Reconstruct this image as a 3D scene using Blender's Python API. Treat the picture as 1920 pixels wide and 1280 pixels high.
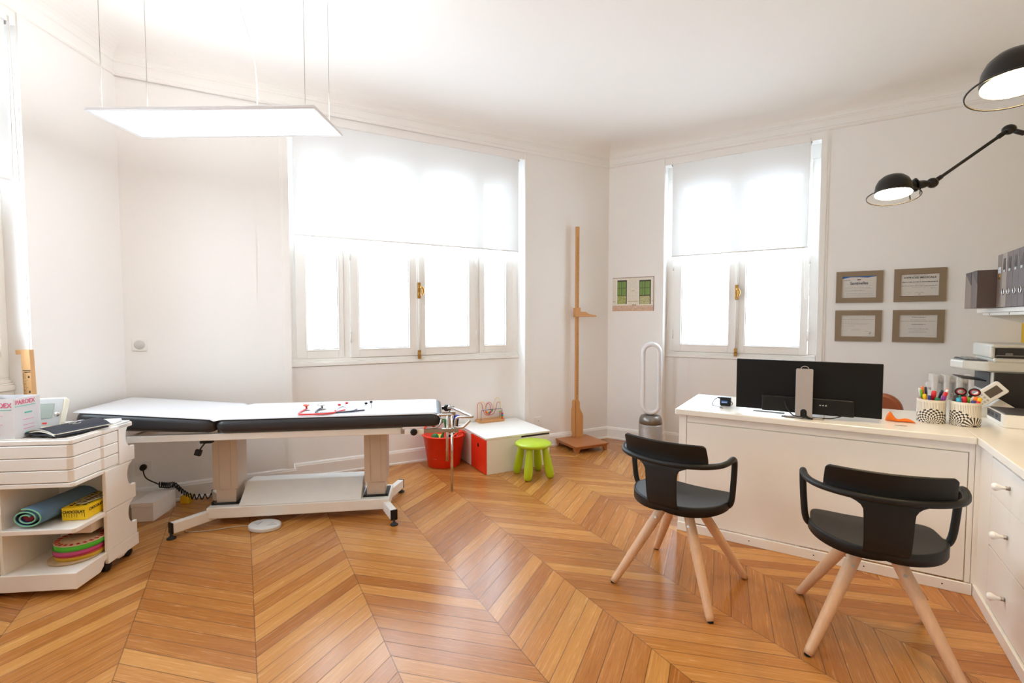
import bpy, bmesh, math, random
from mathutils import Vector, Matrix
random.seed(7)
PI = math.pi
R = math.radians
scene = bpy.context.scene
for _o in list(bpy.data.objects):
    bpy.data.objects.remove(_o)
COL = scene.collection

# ------------------------------------------------------------------ camera
cam_d = bpy.data.cameras.new('camera')
cam_d.sensor_width = 36.0
cam_d.lens = 36.0 * 902.0 / 1920.0
cam_d.clip_start = 0.02
cam = bpy.data.objects.new('camera', cam_d)
COL.objects.link(cam)
cam.location = (0, 0, 1.36)
cam.rotation_euler = (R(90 - 2.59), 0, 0)
scene.camera = cam

# ------------------------------------------------------------------ daylight and exposure
world = bpy.data.worlds.new('overcast_sky')
scene.world = world
world.use_nodes = True
_n = world.node_tree.nodes
_l = world.node_tree.links
_n['Background'].inputs['Color'].default_value = (0.80, 0.955, 1.10, 1)
_n['Background'].inputs['Strength'].default_value = 7.0
scene.view_settings.view_transform = 'Standard'
scene.view_settings.look = 'None'
scene.view_settings.exposure = 0.80
scene.view_settings.gamma = 1.0
scene.view_settings.use_curve_mapping = False
scene.cycles.use_denoising = True
scene.cycles.max_bounces = 10
scene.cycles.diffuse_bounces = 7
scene.cycles.transparent_max_bounces = 12
scene.cycles.sample_clamp_indirect = 6.0
scene.cycles.caustics_reflective = False
scene.cycles.caustics_refractive = False

PANEL_DOWN, PANEL_UP, BULB = 5.2, 7.0, 110.0

# ------------------------------------------------------------------ room frames
def dirv(az):
    return Vector((math.sin(R(az)), math.cos(R(az)), 0))
K = Vector((1.097, 5.507, 0))            # corner between back wall and right wall
K1 = Vector((-2.775, 3.43, 0))           # corner between left wall and back wall
K4 = K + dirv(122.2) * 3.36              # corner between right wall and far right wall
E4 = Vector((0.592, -1.6, 0))
E1 = Vector((-2.657, -1.6, 0))
CEIL = 3.27

def frame(loc, az):                      # local y looks along az, local x to its right
    return Matrix.Translation(Vector(loc)) @ Matrix.Rotation(-R(az), 4, 'Z')

# ------------------------------------------------------------------ materials
def lin(c):
    return tuple(((v / 255.0) / 12.92 if v / 255.0 <= 0.04045 else ((v / 255.0 + 0.055) / 1.055) ** 2.4) for v in c)
MATS = {}
def mat(name, rgb, rough=0.5, metal=0.0, var=0.04, scale=30.0, bump=0.0, coat=0.0, emit=0.0, spec=0.5, stretch=None, trans=0.0, sheen=0.0):
    if name in MATS:
        return MATS[name]
    m = bpy.data.materials.new(name)
    m.use_nodes = True
    nt = m.node_tree
    b = nt.nodes['Principled BSDF']
    c = lin(rgb)
    tc = nt.nodes.new('ShaderNodeTexCoord')
    mp = nt.nodes.new('ShaderNodeMapping')
    if stretch:
        mp.inputs['Scale'].default_value = stretch
    nt.links.new(tc.outputs['Object'], mp.inputs['Vector'])
    nz = nt.nodes.new('ShaderNodeTexNoise')
    nz.inputs['Scale'].default_value = scale
    nz.inputs['Detail'].default_value = 3
    nt.links.new(mp.outputs['Vector'], nz.inputs['Vector'])
    mx = nt.nodes.new('ShaderNodeMix')
    mx.data_type = 'RGBA'
    mx.inputs[6].default_value = (*[v * (1 - var) for v in c], 1)
    mx.inputs[7].default_value = (*[min(1, v * (1 + var)) for v in c], 1)
    nt.links.new(nz.outputs['Fac'], mx.inputs[0])
    nt.links.new(mx.outputs[2], b.inputs['Base Color'])
    b.inputs['Roughness'].default_value = rough
    b.inputs['Metallic'].default_value = metal
    b.inputs['Specular IOR Level'].default_value = spec
    b.inputs['Coat Weight'].default_value = coat
    b.inputs['Transmission Weight'].default_value = trans
    b.inputs['Sheen Weight'].default_value = sheen
    if emit:
        b.inputs['Emission Color'].default_value = (*c, 1)
        b.inputs['Emission Strength'].default_value = emit
    if bump:
        bp = nt.nodes.new('ShaderNodeBump')
        bp.inputs['Strength'].default_value = bump
        bp.inputs['Distance'].default_value = 0.002
        nt.links.new(nz.outputs['Fac'], bp.inputs['Height'])
        nt.links.new(bp.outputs['Normal'], b.inputs['Normal'])
    MATS[name] = m
    return m

WALL = mat('wall_paint', (243, 241, 239), 0.75, scale=3, var=0.012)
CEILM = mat('ceiling_paint', (243, 241, 238), 0.85, scale=3, var=0.01)
TRIM = mat('trim_paint', (243, 241, 238), 0.42, scale=8, var=0.015)
WINP = mat('window_paint', (243, 241, 237), 0.4, scale=8, var=0.015)
GASK = mat('shaded_glazing_putty', (168, 160, 152), 0.6)  # putty grey, also painting in the shaded line around the panes
BRASS = mat('aged_brass', (176, 132, 66), 0.35, 0.85, var=0.3, scale=60)
WHITE = mat('white_lacquer', (240, 238, 233), 0.38, var=0.01)
DESKW = mat('desk_white', (237, 234, 228), 0.33, var=0.01)
DESKTOP = mat('desk_top_white', (236, 233, 226), 0.22, var=0.01)
PLAST = mat('white_plastic', (241, 238, 233), 0.3, var=0.015)
SOCK = mat('socket_plastic', (240, 238, 234), 0.35)
BLACK = mat('black_plastic', (18, 17, 17), 0.45, spec=.35)
CHAIRB = mat('chair_black', (20, 19, 18), 0.5, var=0.08, scale=120, spec=.4)
RUBBER = mat('black_rubber', (26, 25, 25), 0.7)
GAP = mat('dark_gap', (60, 50, 42), 0.9)
CHROME = mat('chrome', (205, 200, 195), 0.16, 1.0, var=0.05)
STEEL = mat('brushed_steel', (175, 168, 160), 0.35, 0.9, var=0.08, scale=80)
VINYL = mat('black_vinyl', (44, 44, 48), 0.34, bump=0.25, scale=160, var=0.1)
PAPER = mat('exam_paper', (214, 214, 217), 0.8, var=0.01)
TBLW = mat('painted_steel', (234, 229, 222), 0.35, var=0.05, scale=12)
ALU = mat('anodised_aluminium', (205, 192, 178), 0.38, 0.35, var=0.04)
RED = mat('red_plastic', (240, 56, 22), 0.35)
REDL = mat('red_lacquer', (238, 58, 30), 0.35)
LIME = mat('lime_plastic', (176, 200, 22), 0.34)
LEGW = mat('oak_leg', (214, 172, 134), 0.42, var=0.12, scale=10, stretch=(9, 9, 1))
BEECH = mat('beech_wood', (206, 150, 92), 0.4, var=0.1, scale=9, stretch=(9, 9, 1))
PLATF = mat('platform_wood', (176, 112, 66), 0.38, var=0.15, scale=7, stretch=(3, 14, 3))
INK = mat('dark_ink', (50, 38, 30), 0.8)
GREYP = mat('light_grey_plastic', (190, 190, 188), 0.45)
DGREY = mat('dark_grey_plastic', (70, 68, 68), 0.5)
SILV = mat('silver_plastic', (176, 170, 168), 0.38, 0.35)

def glassy(name, tint=(0.98, 0.99, 0.99), gloss=0.06):
    m = bpy.data.materials.new(name); m.use_nodes = True
    nt = m.node_tree; nt.nodes.clear()
    out = nt.nodes.new('ShaderNodeOutputMaterial')
    t = nt.nodes.new('ShaderNodeBsdfTransparent'); t.inputs[0].default_value = (*tint, 1)
    g = nt.nodes.new('ShaderNodeBsdfGlossy'); g.inputs['Roughness'].default_value = 0.02
    mx = nt.nodes.new('ShaderNodeMixShader'); mx.inputs[0].default_value = gloss
    nt.links.new(t.outputs[0], mx.inputs[1]); nt.links.new(g.outputs[0], mx.inputs[2])
    nt.links.new(mx.outputs[0], out.inputs[0])
    return m
GLASS = glassy('window_glass')
CLEARP = glassy('clear_plastic', (0.82, 0.83, 0.84), 0.12)

def blind_mat():
    m = bpy.data.materials.new('blind_fabric'); m.use_nodes = True
    nt = m.node_tree; nt.nodes.clear()
    out = nt.nodes.new('ShaderNodeOutputMaterial')
    d = nt.nodes.new('ShaderNodeBsdfDiffuse'); d.inputs[0].default_value = (0.84, 0.84, 0.84, 1)
    t = nt.nodes.new('ShaderNodeBsdfTranslucent'); t.inputs[0].default_value = (0.86, 0.87, 0.88, 1)
    tr = nt.nodes.new('ShaderNodeBsdfTransparent')
    m1 = nt.nodes.new('ShaderNodeMixShader'); m1.inputs[0].default_value = 0.098
    m2 = nt.nodes.new('ShaderNodeMixShader'); m2.inputs[0].default_value = 0.03
    tc = nt.nodes.new('ShaderNodeTexCoord')
    nz = nt.nodes.new('ShaderNodeTexNoise'); nz.inputs['Scale'].default_value = 400
    bp = nt.nodes.new('ShaderNodeBump'); bp.inputs['Strength'].default_value = 0.1
    nt.links.new(tc.outputs['Object'], nz.inputs['Vector']); nt.links.new(nz.outputs['Fac'], bp.inputs['Height'])
    nt.links.new(bp.outputs['Normal'], d.inputs['Normal'])
    nt.links.new(d.outputs[0], m1.inputs[1]); nt.links.new(t.outputs[0], m1.inputs[2])
    nt.links.new(m1.outputs[0], m2.inputs[1]); nt.links.new(tr.outputs[0], m2.inputs[2])
    nt.links.new(m2.outputs[0], out.inputs[0])
    return m
BLIND = blind_mat()

def emitter(name, rgb, strength):
    m = bpy.data.materials.new(name); m.use_nodes = True
    nt = m.node_tree; nt.nodes.clear()
    out = nt.nodes.new('ShaderNodeOutputMaterial')
    e = nt.nodes.new('ShaderNodeEmission'); e.inputs[0].default_value = (*rgb, 1); e.inputs[1].default_value = strength
    nt.links.new(e.outputs[0], out.inputs[0])
    return m

# ------------------------------------------------------------------ mesh builder
def cr(pts, n=8, closed=False):
    P = [Vector(p) for p in pts]
    out = []
    N = len(P)
    rng = N if closed else N - 1
    for i in range(rng):
        if closed:
            a, b, c, d = P[(i - 1) % N], P[i], P[(i + 1) % N], P[(i + 2) % N]
        else:
            a = P[i - 1] if i > 0 else P[i] * 2 - P[i + 1]
            b, c = P[i], P[i + 1]
            d = P[i + 2] if i + 2 < N else P[i + 1] * 2 - P[i]
        for k in range(n):
            t = k / n
            out.append(0.5 * ((2 * b) + (c - a) * t + (2 * a - 5 * b + 4 * c - d) * t * t + (3 * b - a - 3 * c + d) * t ** 3))
    if not closed:
        out.append(P[-1])
    return out

def rrect(x0, x1, y0, y1, r, n=5):
    out = []
    for cx, cy, a0 in ((x1 - r, y1 - r, 0), (x0 + r, y1 - r, 90), (x0 + r, y0 + r, 180), (x1 - r, y0 + r, 270)):
        for k in range(n + 1):
            a = R(a0 + 90 * k / n)
            out.append((cx + r * math.cos(a), cy + r * math.sin(a)))
    return out

class MB:
    def __init__(s):
        s.b = bmesh.new()
    def face(s, vs, smooth=False, mi=0):
        try:
            f = s.b.faces.new(vs)
        except ValueError:
            return None
        f.smooth = smooth
        f.material_index = mi
        return f
    def box(s, x0, x1, y0, y1, z0, z1, M=None, mi=0):
        M = M or Matrix()
        v = [s.b.verts.new(M @ Vector(p)) for p in ((x0, y0, z0), (x1, y0, z0), (x1, y1, z0), (x0, y1, z0), (x0, y0, z1), (x1, y0, z1), (x1, y1, z1), (x0, y1, z1))]
        for q in ((3, 2, 1, 0), (4, 5, 6, 7), (0, 1, 5, 4), (1, 2, 6, 5), (2, 3, 7, 6), (3, 0, 4, 7)):
            s.face([v[i] for i in q], False, mi)
        return s
    def prism(s, poly, z0, z1, M=None, smooth=False, mi=0):
        M = M or Matrix()
        lo = [s.b.verts.new(M @ Vector((p[0], p[1], z0))) for p in poly]
        hi = [s.b.verts.new(M @ Vector((p[0], p[1], z1))) for p in poly]
        n = len(poly)
        s.face(lo[::-1], False, mi); s.face(hi, False, mi)
        for i in range(n):
            s.face([lo[i], lo[(i + 1) % n], hi[(i + 1) % n], hi[i]], smooth, mi)
        return s
    def tube(s, pts, r, n=10, closed=False, mi=0):
        P = [Vector(p) for p in pts]
        N = len(P)
        rr = list(r) if isinstance(r, (list, tuple)) else [r] * N
        up = None
        rings = []
        for i in range(N):
            if closed:
                t = (P[(i + 1) % N] - P[i - 1]).normalized()
            else:
                t = (P[min(i + 1, N - 1)] - P[max(i - 1, 0)]).normalized()
            if up is None:
                up = Vector((0, 0, 1)) if abs(t.z) < 0.9 else Vector((1, 0, 0))
            u = (up - t * up.dot(t))
            if u.length < 1e-6:
                u = t.orthogonal()
            u.normalize()
            up = u
            w = t.cross(u)
            rings.append([s.b.verts.new(P[i] + (u * math.cos(2 * PI * k / n) + w * math.sin(2 * PI * k / n)) * rr[i]) for k in range(n)])
        for i in range(N if closed else N - 1):
            a, c = rings[i], rings[(i + 1) % N]
            for k in range(n):
                s.face([a[k], a[(k + 1) % n], c[(k + 1) % n], c[k]], True, mi)
        if not closed:
            s.face(rings[0][::-1], False, mi); s.face(rings[-1], False, mi)
        return s
    def cyl(s, p0, p1, r0, r1=None, n=20, mi=0):
        return s.tube([p0, p1], [r0, r0 if r1 is None else r1], n, mi=mi)
    def lathe(s, prof, M=None, n=32, smooth=True, mi=0):
        M = M or Matrix()
        rings = []
        for r, z in prof:
            if r < 1e-6:
                rings.append([s.b.verts.new(M @ Vector((0, 0, z)))])
            else:
                rings.append([s.b.verts.new(M @ Vector((r * math.cos(2 * PI * k / n), r * math.sin(2 * PI * k / n), z))) for k in range(n)])
        for a, c in zip(rings, rings[1:]):
            for k in range(n):
                k2 = (k + 1) % n
                if len(a) == 1 and len(c) == 1:
                    continue
                if len(a) == 1:
                    s.face([a[0], c[k2], c[k]], smooth, mi)
                elif len(c) == 1:
                    s.face([a[k], a[k2], c[0]], smooth, mi)
                else:
                    s.face([a[k], a[k2], c[k2], c[k]], smooth, mi)
        return s
    def sphere(s, c, r, sc=(1, 1, 1), n=16, mi=0):
        m = 8
        prof = [(math.sin(PI * i / m) * r, -math.cos(PI * i / m) * r) for i in range(m + 1)]
        prof[0] = (0, -r); prof[-1] = (0, r)
        return s.lathe(prof, Matrix.Translation(Vector(c)) @ Matrix.Diagonal((*sc, 1)), n, mi=mi)
    def grid(s, fn, nu, nv, smooth=True, mif=None, wrap=False):
        V = [[s.b.verts.new(Vector(fn(i / nu, j / nv))) for j in range(nv + 1)] for i in range(nu if wrap else nu + 1)]
        for i in range(nu):
            for j in range(nv):
                i2 = (i + 1) % nu if wrap else i + 1
                s.face([V[i][j], V[i2][j], V[i2][j + 1], V[i][j + 1]], smooth, mif((i + .5) / nu, (j + .5) / nv) if mif else 0)
        return s
    def sweep(s, path, prof, closed=False, mi=0):
        # path of 2D points; profile (offset to the right of travel, height)
        P = [Vector((p[0], p[1])) for p in path]
        N = len(P)
        def nrm(a, b):
            d = (b - a).normalized()
            return Vector((d.y, -d.x))
        rings = []
        for i in range(N):
            if closed or 0 < i < N - 1:
                n1 = nrm(P[i - 1], P[i]); n2 = nrm(P[i], P[(i + 1) % N])
                m = (n1 + n2) / (1 + n1.dot(n2))
            elif i == 0:
                m = nrm(P[0], P[1])
            else:
                m = nrm(P[-2], P[-1])
            rings.append([s.b.verts.new(Vector((P[i].x + m.x * o, P[i].y + m.y * o, z))) for o, z in prof])
        for i in range(N if closed else N - 1):
            a, c = rings[i], rings[(i + 1) % N]
            for k in range(len(prof) - 1):
                s.face([a[k], a[k + 1], c[k + 1], c[k]], False, mi)
        if not closed:
            s.face(rings[0], False, mi); s.face(rings[-1][::-1], False, mi)
        return s
    def obj(s, name, m, parent=None, M=None, bevel=0.0, seg=2, solid=0.0, kind=None, label=None, subsurf=0, recalc=True):
        if recalc:
            bmesh.ops.recalc_face_normals(s.b, faces=s.b.faces)
        me = bpy.data.meshes.new(name)
        s.b.to_mesh(me); s.b.free()
        for mm in (m if isinstance(m, (list, tuple)) else [m]):
            me.materials.append(mm)
        o = bpy.data.objects.new(name, me)
        COL.objects.link(o)
        if M is not None:
            o.matrix_world = M
        if parent is not None:
            o.parent = parent
        if solid:
            md = o.modifiers.new('thickness', 'SOLIDIFY'); md.thickness = solid; md.offset = 0
        if bevel:
            md = o.modifiers.new('bevel', 'BEVEL'); md.width = bevel; md.segments = seg; md.limit_method = 'ANGLE'; md.angle_limit = R(35)
        if subsurf:
            md = o.modifiers.new('sub', 'SUBSURF'); md.levels = subsurf; md.render_levels = subsurf
        if kind:
            o['kind'] = kind
        if label:
            o['label'] = label
        return o

def thing(name, label, cat, M, group=None):
    o = bpy.data.objects.new(name, None)
    COL.objects.link(o)
    o.empty_display_size = 0.1
    o.matrix_world = M
    o['label'] = label; o['category'] = cat
    if group:
        o['group'] = group
    return o
def tag(o, label, cat, group=None):
    o['label'] = label; o['category'] = cat
    if group:
        o['group'] = group
    return o
def sroot(name, M):
    o = bpy.data.objects.new(name, None); COL.objects.link(o); o.matrix_world = M; o['kind'] = 'structure'
    return o
def copy_tree(o, parent=None):
    c = o.copy(); COL.objects.link(c)
    if parent is not None:
        c.parent = parent
    for ch in list(o.children):
        copy_tree(ch, c)
    return c
def lettering(txt, size, M, m, parent, name='lettering', extrude=0.0004, align='CENTER', sx=1.0, offset=0.0):
    cu = bpy.data.curves.new(name, 'FONT')
    cu.body = txt; cu.size = size; cu.extrude = extrude; cu.align_x = align; cu.align_y = 'CENTER'; cu.offset = offset
    tmp = bpy.data.objects.new(name + '_tmp', cu); COL.objects.link(tmp)
    dg = bpy.context.evaluated_depsgraph_get()
    me = bpy.data.meshes.new_from_object(tmp.evaluated_get(dg))
    bpy.data.objects.remove(tmp); bpy.data.curves.remove(cu)
    me.transform(M @ Matrix.Diagonal((sx, 1, 1, 1)))
    me.materials.clear(); me.materials.append(m)
    o = bpy.data.objects.new(name, me); COL.objects.link(o); o.parent = parent
    return o
UPF = Matrix.Rotation(R(90), 4, 'X')     # text plane xy -> xz facing -y
def T3(x, y, z):
    return Matrix.Translation((x, y, z))

# ------------------------------------------------------------------ floor: pointed-herringbone boards
def clip(poly, cv):
    out = poly
    n = len(cv)
    for i in range(n):
        a, b = cv[i], cv[(i + 1) % n]
        e = b - a
        res = []
        for j in range(len(out)):
            p, q = out[j], out[(j + 1) % len(out)]
            sp = e.x * (p.y - a.y) - e.y * (p.x - a.x)
            sq = e.x * (q.y - a.y) - e.y * (q.x - a.x)
            if sp >= 0:
                res.append(p)
            if (sp >= 0) != (sq >= 0):
                res.append(p + (q - p) * (sp / (sp - sq)))
        out = res
        if not out:
            break
    return out
def expand(poly, d):       # counter-clockwise polygon
    n = len(poly); out = []
    for i in range(n):
        a, b, c = poly[i - 1], poly[i], poly[(i + 1) % n]
        d1 = (b - a).normalized(); d2 = (c - b).normalized()
        n1 = Vector((d1.y, -d1.x)); n2 = Vector((d2.y, -d2.x))
        m = (n1 + n2) / (1 + n1.dot(n2))
        out.append(b + m * d)
    return out
room = [p.to_2d() for p in (E1, E4, K4, K, K1)]     # counter-clockwise

def floor_mat():
    m = bpy.data.materials.new('oak_parquet'); m.use_nodes = True
    nt = m.node_tree; N = nt.nodes; L = nt.links
    b = N['Principled BSDF']
    u1 = N.new('ShaderNodeUVMap'); u1.uv_map = 'board'
    u2 = N.new('ShaderNodeUVMap'); u2.uv_map = 'ends'
    s1 = N.new('ShaderNodeSeparateXYZ'); s2 = N.new('ShaderNodeSeparateXYZ')
    L.new(u1.outputs[0], s1.inputs[0]); L.new(u2.outputs[0], s2.inputs[0])
    def math_(op, a, c=None, clampv=False):
        n = N.new('ShaderNodeMath'); n.operation = op; n.use_clamp = clampv
        for i, v in enumerate((a, c)):
            if v is None:
                continue
            if isinstance(v, (int, float)):
                n.inputs[i].default_value = v
            else:
                L.new(v, n.inputs[i])
        return n.outputs[0]
    rnd = s2.outputs[1]
    off = math_('MULTIPLY', rnd, 91.0)
    cx = math_('ADD', math_('MULTIPLY', s1.outputs[0], 2.2), off)
    cy = math_('MULTIPLY', s1.outputs[1], 5.2)
    cmb = N.new('ShaderNodeCombineXYZ'); L.new(cx, cmb.inputs[0]); L.new(cy, cmb.inputs[1]); L.new(off, cmb.inputs[2])
    n1 = N.new('ShaderNodeTexNoise'); n1.inputs['Scale'].default_value = 1.6; n1.inputs['Detail'].default_value = 5; n1.inputs['Roughness'].default_value = 0.62; n1.inputs['Distortion'].default_value = 1.2
    L.new(cmb.outputs[0], n1.inputs['Vector'])
    cmb2 = N.new('ShaderNodeCombineXYZ'); L.new(math_('MULTIPLY', cx, 3.0), cmb2.inputs[0]); L.new(math_('MULTIPLY', cy, 9.0), cmb2.inputs[1]); L.new(off, cmb2.inputs[2])
    n2 = N.new('ShaderNodeTexNoise'); n2.inputs['Scale'].default_value = 3.0; n2.inputs['Detail'].default_value = 3
    L.new(cmb2.outputs[0], n2.inputs['Vector'])
    ramp = N.new('ShaderNodeValToRGB')
    e = ramp.color_ramp.elements
    e[0].position = 0.0; e[0].color = (*lin((142, 84, 36)), 1)
    e[1].position = 1.0; e[1].color = (*lin((220, 164, 94)), 1)
    for p, c in ((0.25, (170, 106, 48)), (0.55, (192, 130, 66)), (0.8, (206, 148, 80))):
        q = ramp.color_ramp.elements.new(p); q.color = (*lin(c), 1)
    fac = math_('ADD', math_('MULTIPLY', rnd, 0.52), math_('ADD', math_('MULTIPLY', n1.outputs['Fac'], 0.9), -0.22))
    L.new(fac, ramp.inputs[0])
    hs = N.new('ShaderNodeMix'); hs.data_type = 'RGBA'; hs.blend_type = 'MULTIPLY'; hs.inputs[0].default_value = 0.5
    L.new(ramp.outputs[0], hs.inputs[6])
    r2 = N.new('ShaderNodeValToRGB'); r2.color_ramp.elements[0].position = 0.36; r2.color_ramp.elements[0].color = (0.52, 0.44, 0.38, 1); r2.color_ramp.elements[1].position = 0.56
    r2.color_ramp.elements[1].color = (1, 1, 1, 1)
    L.new(n2.outputs['Fac'], r2.inputs[0]); L.new(r2.outputs[0], hs.inputs[7])
    # joints between the boards
    v = s1.outputs[1]
    dv = math_('MINIMUM', v, math_('SUBTRACT', 1.0, v))
    ev = s2.outputs[0]
    de = math_('MINIMUM', ev, math_('SUBTRACT', 1.0, ev))
    g1 = math_('SUBTRACT', 1.0, math_('MULTIPLY', dv, 32.0), True)
    g2 = math_('SUBTRACT', 1.0, math_('MULTIPLY', de, 150.0), True)
    gap = math_('MAXIMUM', math_('MULTIPLY', g1, 0.95), math_('MULTIPLY', g2, 0.75))
    mg = N.new('ShaderNodeMix'); mg.data_type = 'RGBA'
    L.new(gap, mg.inputs[0]); L.new(hs.outputs[2], mg.inputs[6]); mg.inputs[7].default_value = (*lin((58, 32, 20)), 1)
    L.new(mg.outputs[2], b.inputs['Base Color'])
    rr = math_('ADD', math_('MULTIPLY', n1.outputs['Fac'], 0.12), 0.2)
    L.new(rr, b.inputs['Roughness'])
    b.inputs['Specular IOR Level'].default_value = 0.45
    bp = N.new('ShaderNodeBump'); bp.inputs['Strength'].default_value = 0.12; bp.inputs['Distance'].default_value = 0.002
    L.new(math_('SUBTRACT', math_('MULTIPLY', n1.outputs['Fac'], 0.4), gap), bp.inputs['Height'])
    L.new(bp.outputs['Normal'], b.inputs['Normal'])
    return m

def build_floor():
    aS = R(-29.39)
    sd = Vector((math.sin(aS), math.cos(aS))); nn = Vector((math.cos(aS), -math.sin(aS)))
    w = 0.4763; u0 = -1.405; pitch = 0.1026
    cotA = math.cos(R(132.55)) / math.sin(R(132.55)); cotB = math.cos(R(52.85)) / math.sin(R(52.85))
    cv = expand(room, 0.3)
    bm = bmesh.new()
    l1 = bm.loops.layers.uv.new('board'); l2 = bm.loops.layers.uv.new('ends')
    ph = {6: 1.402}
    for k in range(6, 22):
        ph[k + 1] = ph[k] + w * (cotA if k % 2 == 0 else cotB)
    for k in range(6, -12, -1):
        ph[k - 1] = ph[k] - w * (cotA if (k - 1) % 2 == 0 else cotB)
    rg = random.Random(11)
    for k in range(-11, 22):
        ct = cotA if k % 2 == 0 else cotB
        ua = u0 + w * k
        ln = math.hypot(w, w * ct)
        last = 0.5
        for j in range(-90, 90):
            ta = ph[k] + j * pitch
            rnd = rg.random() ** 0.8
            if rg.random() < 0.14:
                rnd *= 0.25
            P = [nn * ua + sd * ta, nn * (ua + w) + sd * (ta + w * ct), nn * (ua + w) + sd * (ta + w * ct + pitch), nn * ua + sd * (ta + pitch)]
            c = (P[0] + P[2]) / 2
            if abs(c.x - 0.5) > 5.5 or abs(c.y - 2) > 5.5:
                continue
            Q = clip(P, cv)
            if len(Q) < 3:
                continue
            vs = [bm.verts.new((q.x, q.y, 0)) for q in Q]
            f = bm.faces.new(vs)
            if f.normal.z < 0:
                f.normal_flip()
            for lp in f.loops:
                q = Vector((lp.vert.co.x, lp.vert.co.y))
                du = q.dot(nn) - ua
                across = (q.dot(sd) - ta - du * ct) / pitch
                lp[l1].uv = (du / w * ln, across)
                lp[l2].uv = (du / w, rnd)
    bm.normal_update()
    for f in bm.faces:
        if f.normal.z < 0:
            f.normal_flip()
    bmesh.ops.remove_doubles(bm, verts=bm.verts, dist=1e-5)
    # slab below the boards
    lo = [bm.verts.new((q.x, q.y, -0.12)) for q in cv]
    hi = [bm.verts.new((q.x, q.y, -0.003)) for q in cv]
    f = bm.faces.new(lo[::-1]); f.material_index = 1
    f = bm.faces.new(hi); f.material_index = 1
    for i in range(len(cv)):
        f = bm.faces.new([lo[i], lo[(i + 1) % len(cv)], hi[(i + 1) % len(cv)], hi[i]]); f.material_index = 1
    me = bpy.data.meshes.new('floor'); bm.to_mesh(me); bm.free()
    me.materials.append(floor_mat()); me.materials.append(GAP)
    o = bpy.data.objects.new('floor', me); COL.objects.link(o); o['kind'] = 'structure'
build_floor()

# ------------------------------------------------------------------ ceiling, cornice, walls
m = MB(); m.prism([(p.x, p.y) for p in expand(room, 0.3)], CEIL, CEIL + 0.15); m.obj('ceiling', CEILM, kind='structure')
prof = [(0.0, 3.06), (0.012, 3.062), (0.02, 3.072), (0.02, 3.084), (0.007, 3.094), (0.007, 3.15), (0.014, 3.155), (0.014, 3.166), (0.006, 3.172)]
for k in range(1, 9):
    a = R(90 * k / 8)
    prof.append((0.006 + 0.2 * (1 - math.cos(a)), 3.172 + 0.0985 * math.sin(a)))
m = MB(); m.sweep([(p.x, p.y) for p in (E4, E1, K1, K, K4)], prof, closed=True); m.obj('trim_1', CEILM, kind='structure')

WT = 0.35
FL = frame(K1, -91.35)                    # left wall:  x runs towards the back corner
FB = frame(K, -28.1)                      # back wall
FR = frame(K, 32.2)                       # right wall
FF = frame(K4, 122.2)                     # far right wall, x runs towards the camera
FE = frame(E4, 180)
def wall(name, F, x0, x1, bay=None, lap0=0.0, lap1=0.0, paint=None):
    m = MB()
    a, b = x0 - lap0, x1 + lap1
    if bay:
        bx0, bx1, d = bay
        m.box(a, bx0, 0, WT, 0, CEIL + 0.05)
        m.box(bx1, b, 0, WT, 0, CEIL + 0.05)
        m.box(bx0, bx1, 0, WT, 2.99, CEIL + 0.05)
        m.box(bx0, bx1, d, WT, 0, 0.955)
    else:
        m.box(a, b, 0, WT, 0, CEIL + 0.05)
    return m.obj(name, paint or WALL, M=F, kind='structure')
def wall2(name, F, x0, x1, bays, lap0, lap1):
    m = MB(); a = x0 - lap0
    for bx0, bx1, d in bays:
        m.box(a, bx0, 0, WT, 0, CEIL + 0.05); m.box(bx0, bx1, 0, WT, 2.99, CEIL + 0.05); m.box(bx0, bx1, d, WT, 0, 0.955); a = bx1
    m.box(a, x1 + lap1, 0, WT, 0, CEIL + 0.05)
    return m.obj(name, WALL, M=F, kind='structure')
wall2('wall_left', FL, -5.03, 0, [(-4.15, -2.85, 0.095), (-2.0, -0.685, 0.095)], 0.3, 0.12)  # the nearer bay is an added, unseen opening for extra daylight
wall('wall_back', FB, -4.394, 0, (-3.30, -1.10, 0.12), 0.12, 0.12)
wall('wall_right', FR, 0, 3.36, (0.625, 2.016, 0.10), 0.12, 0.3)
wall('wall_far_right', FF, 0, 6.28, None, 0.3, 0.3, mat('beige_light_dimmer', (196, 172, 128), 0.8, scale=3, var=0.02))  # beige put on this nearly unseen wall to dim and warm the right side
wall('wall_front', FE, 0, 3.25, None, 0.3, 0.3, mat('cream_light_dimmer', (226, 216, 200), 0.8, scale=3, var=0.02))  # unseen wall; its cream is put there to weaken the bounced light

bprof = [(0, 0.0), (0.028, 0.0), (0.028, 0.014), (0.018, 0.02), (0.018, 0.108), (0.014, 0.114), (0.014, 0.12), (0.009, 0.128), (0.0, 0.133)]
def baseb(name, F, path):
    m = MB(); m.sweep(path, bprof); m.obj(name, TRIM, M=F, kind='structure')
baseb('baseboard_left', FL, [(-5.0, 0), (-4.15, 0), (-4.15, .095), (-2.85, .095), (-2.85, 0), (-2.0, 0), (-2.0, .095), (-.685, .095), (-.685, 0), (0, 0)])
baseb('baseboard_back', FB, [(-4.39, 0), (-3.30, 0), (-3.30, .12), (-1.10, .12), (-1.10, 0), (0, 0)])
baseb('baseboard_right', FR, [(0, 0), (.625, 0), (.625, .10), (2.016, .10), (2.016, 0), (3.36, 0)])
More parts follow.
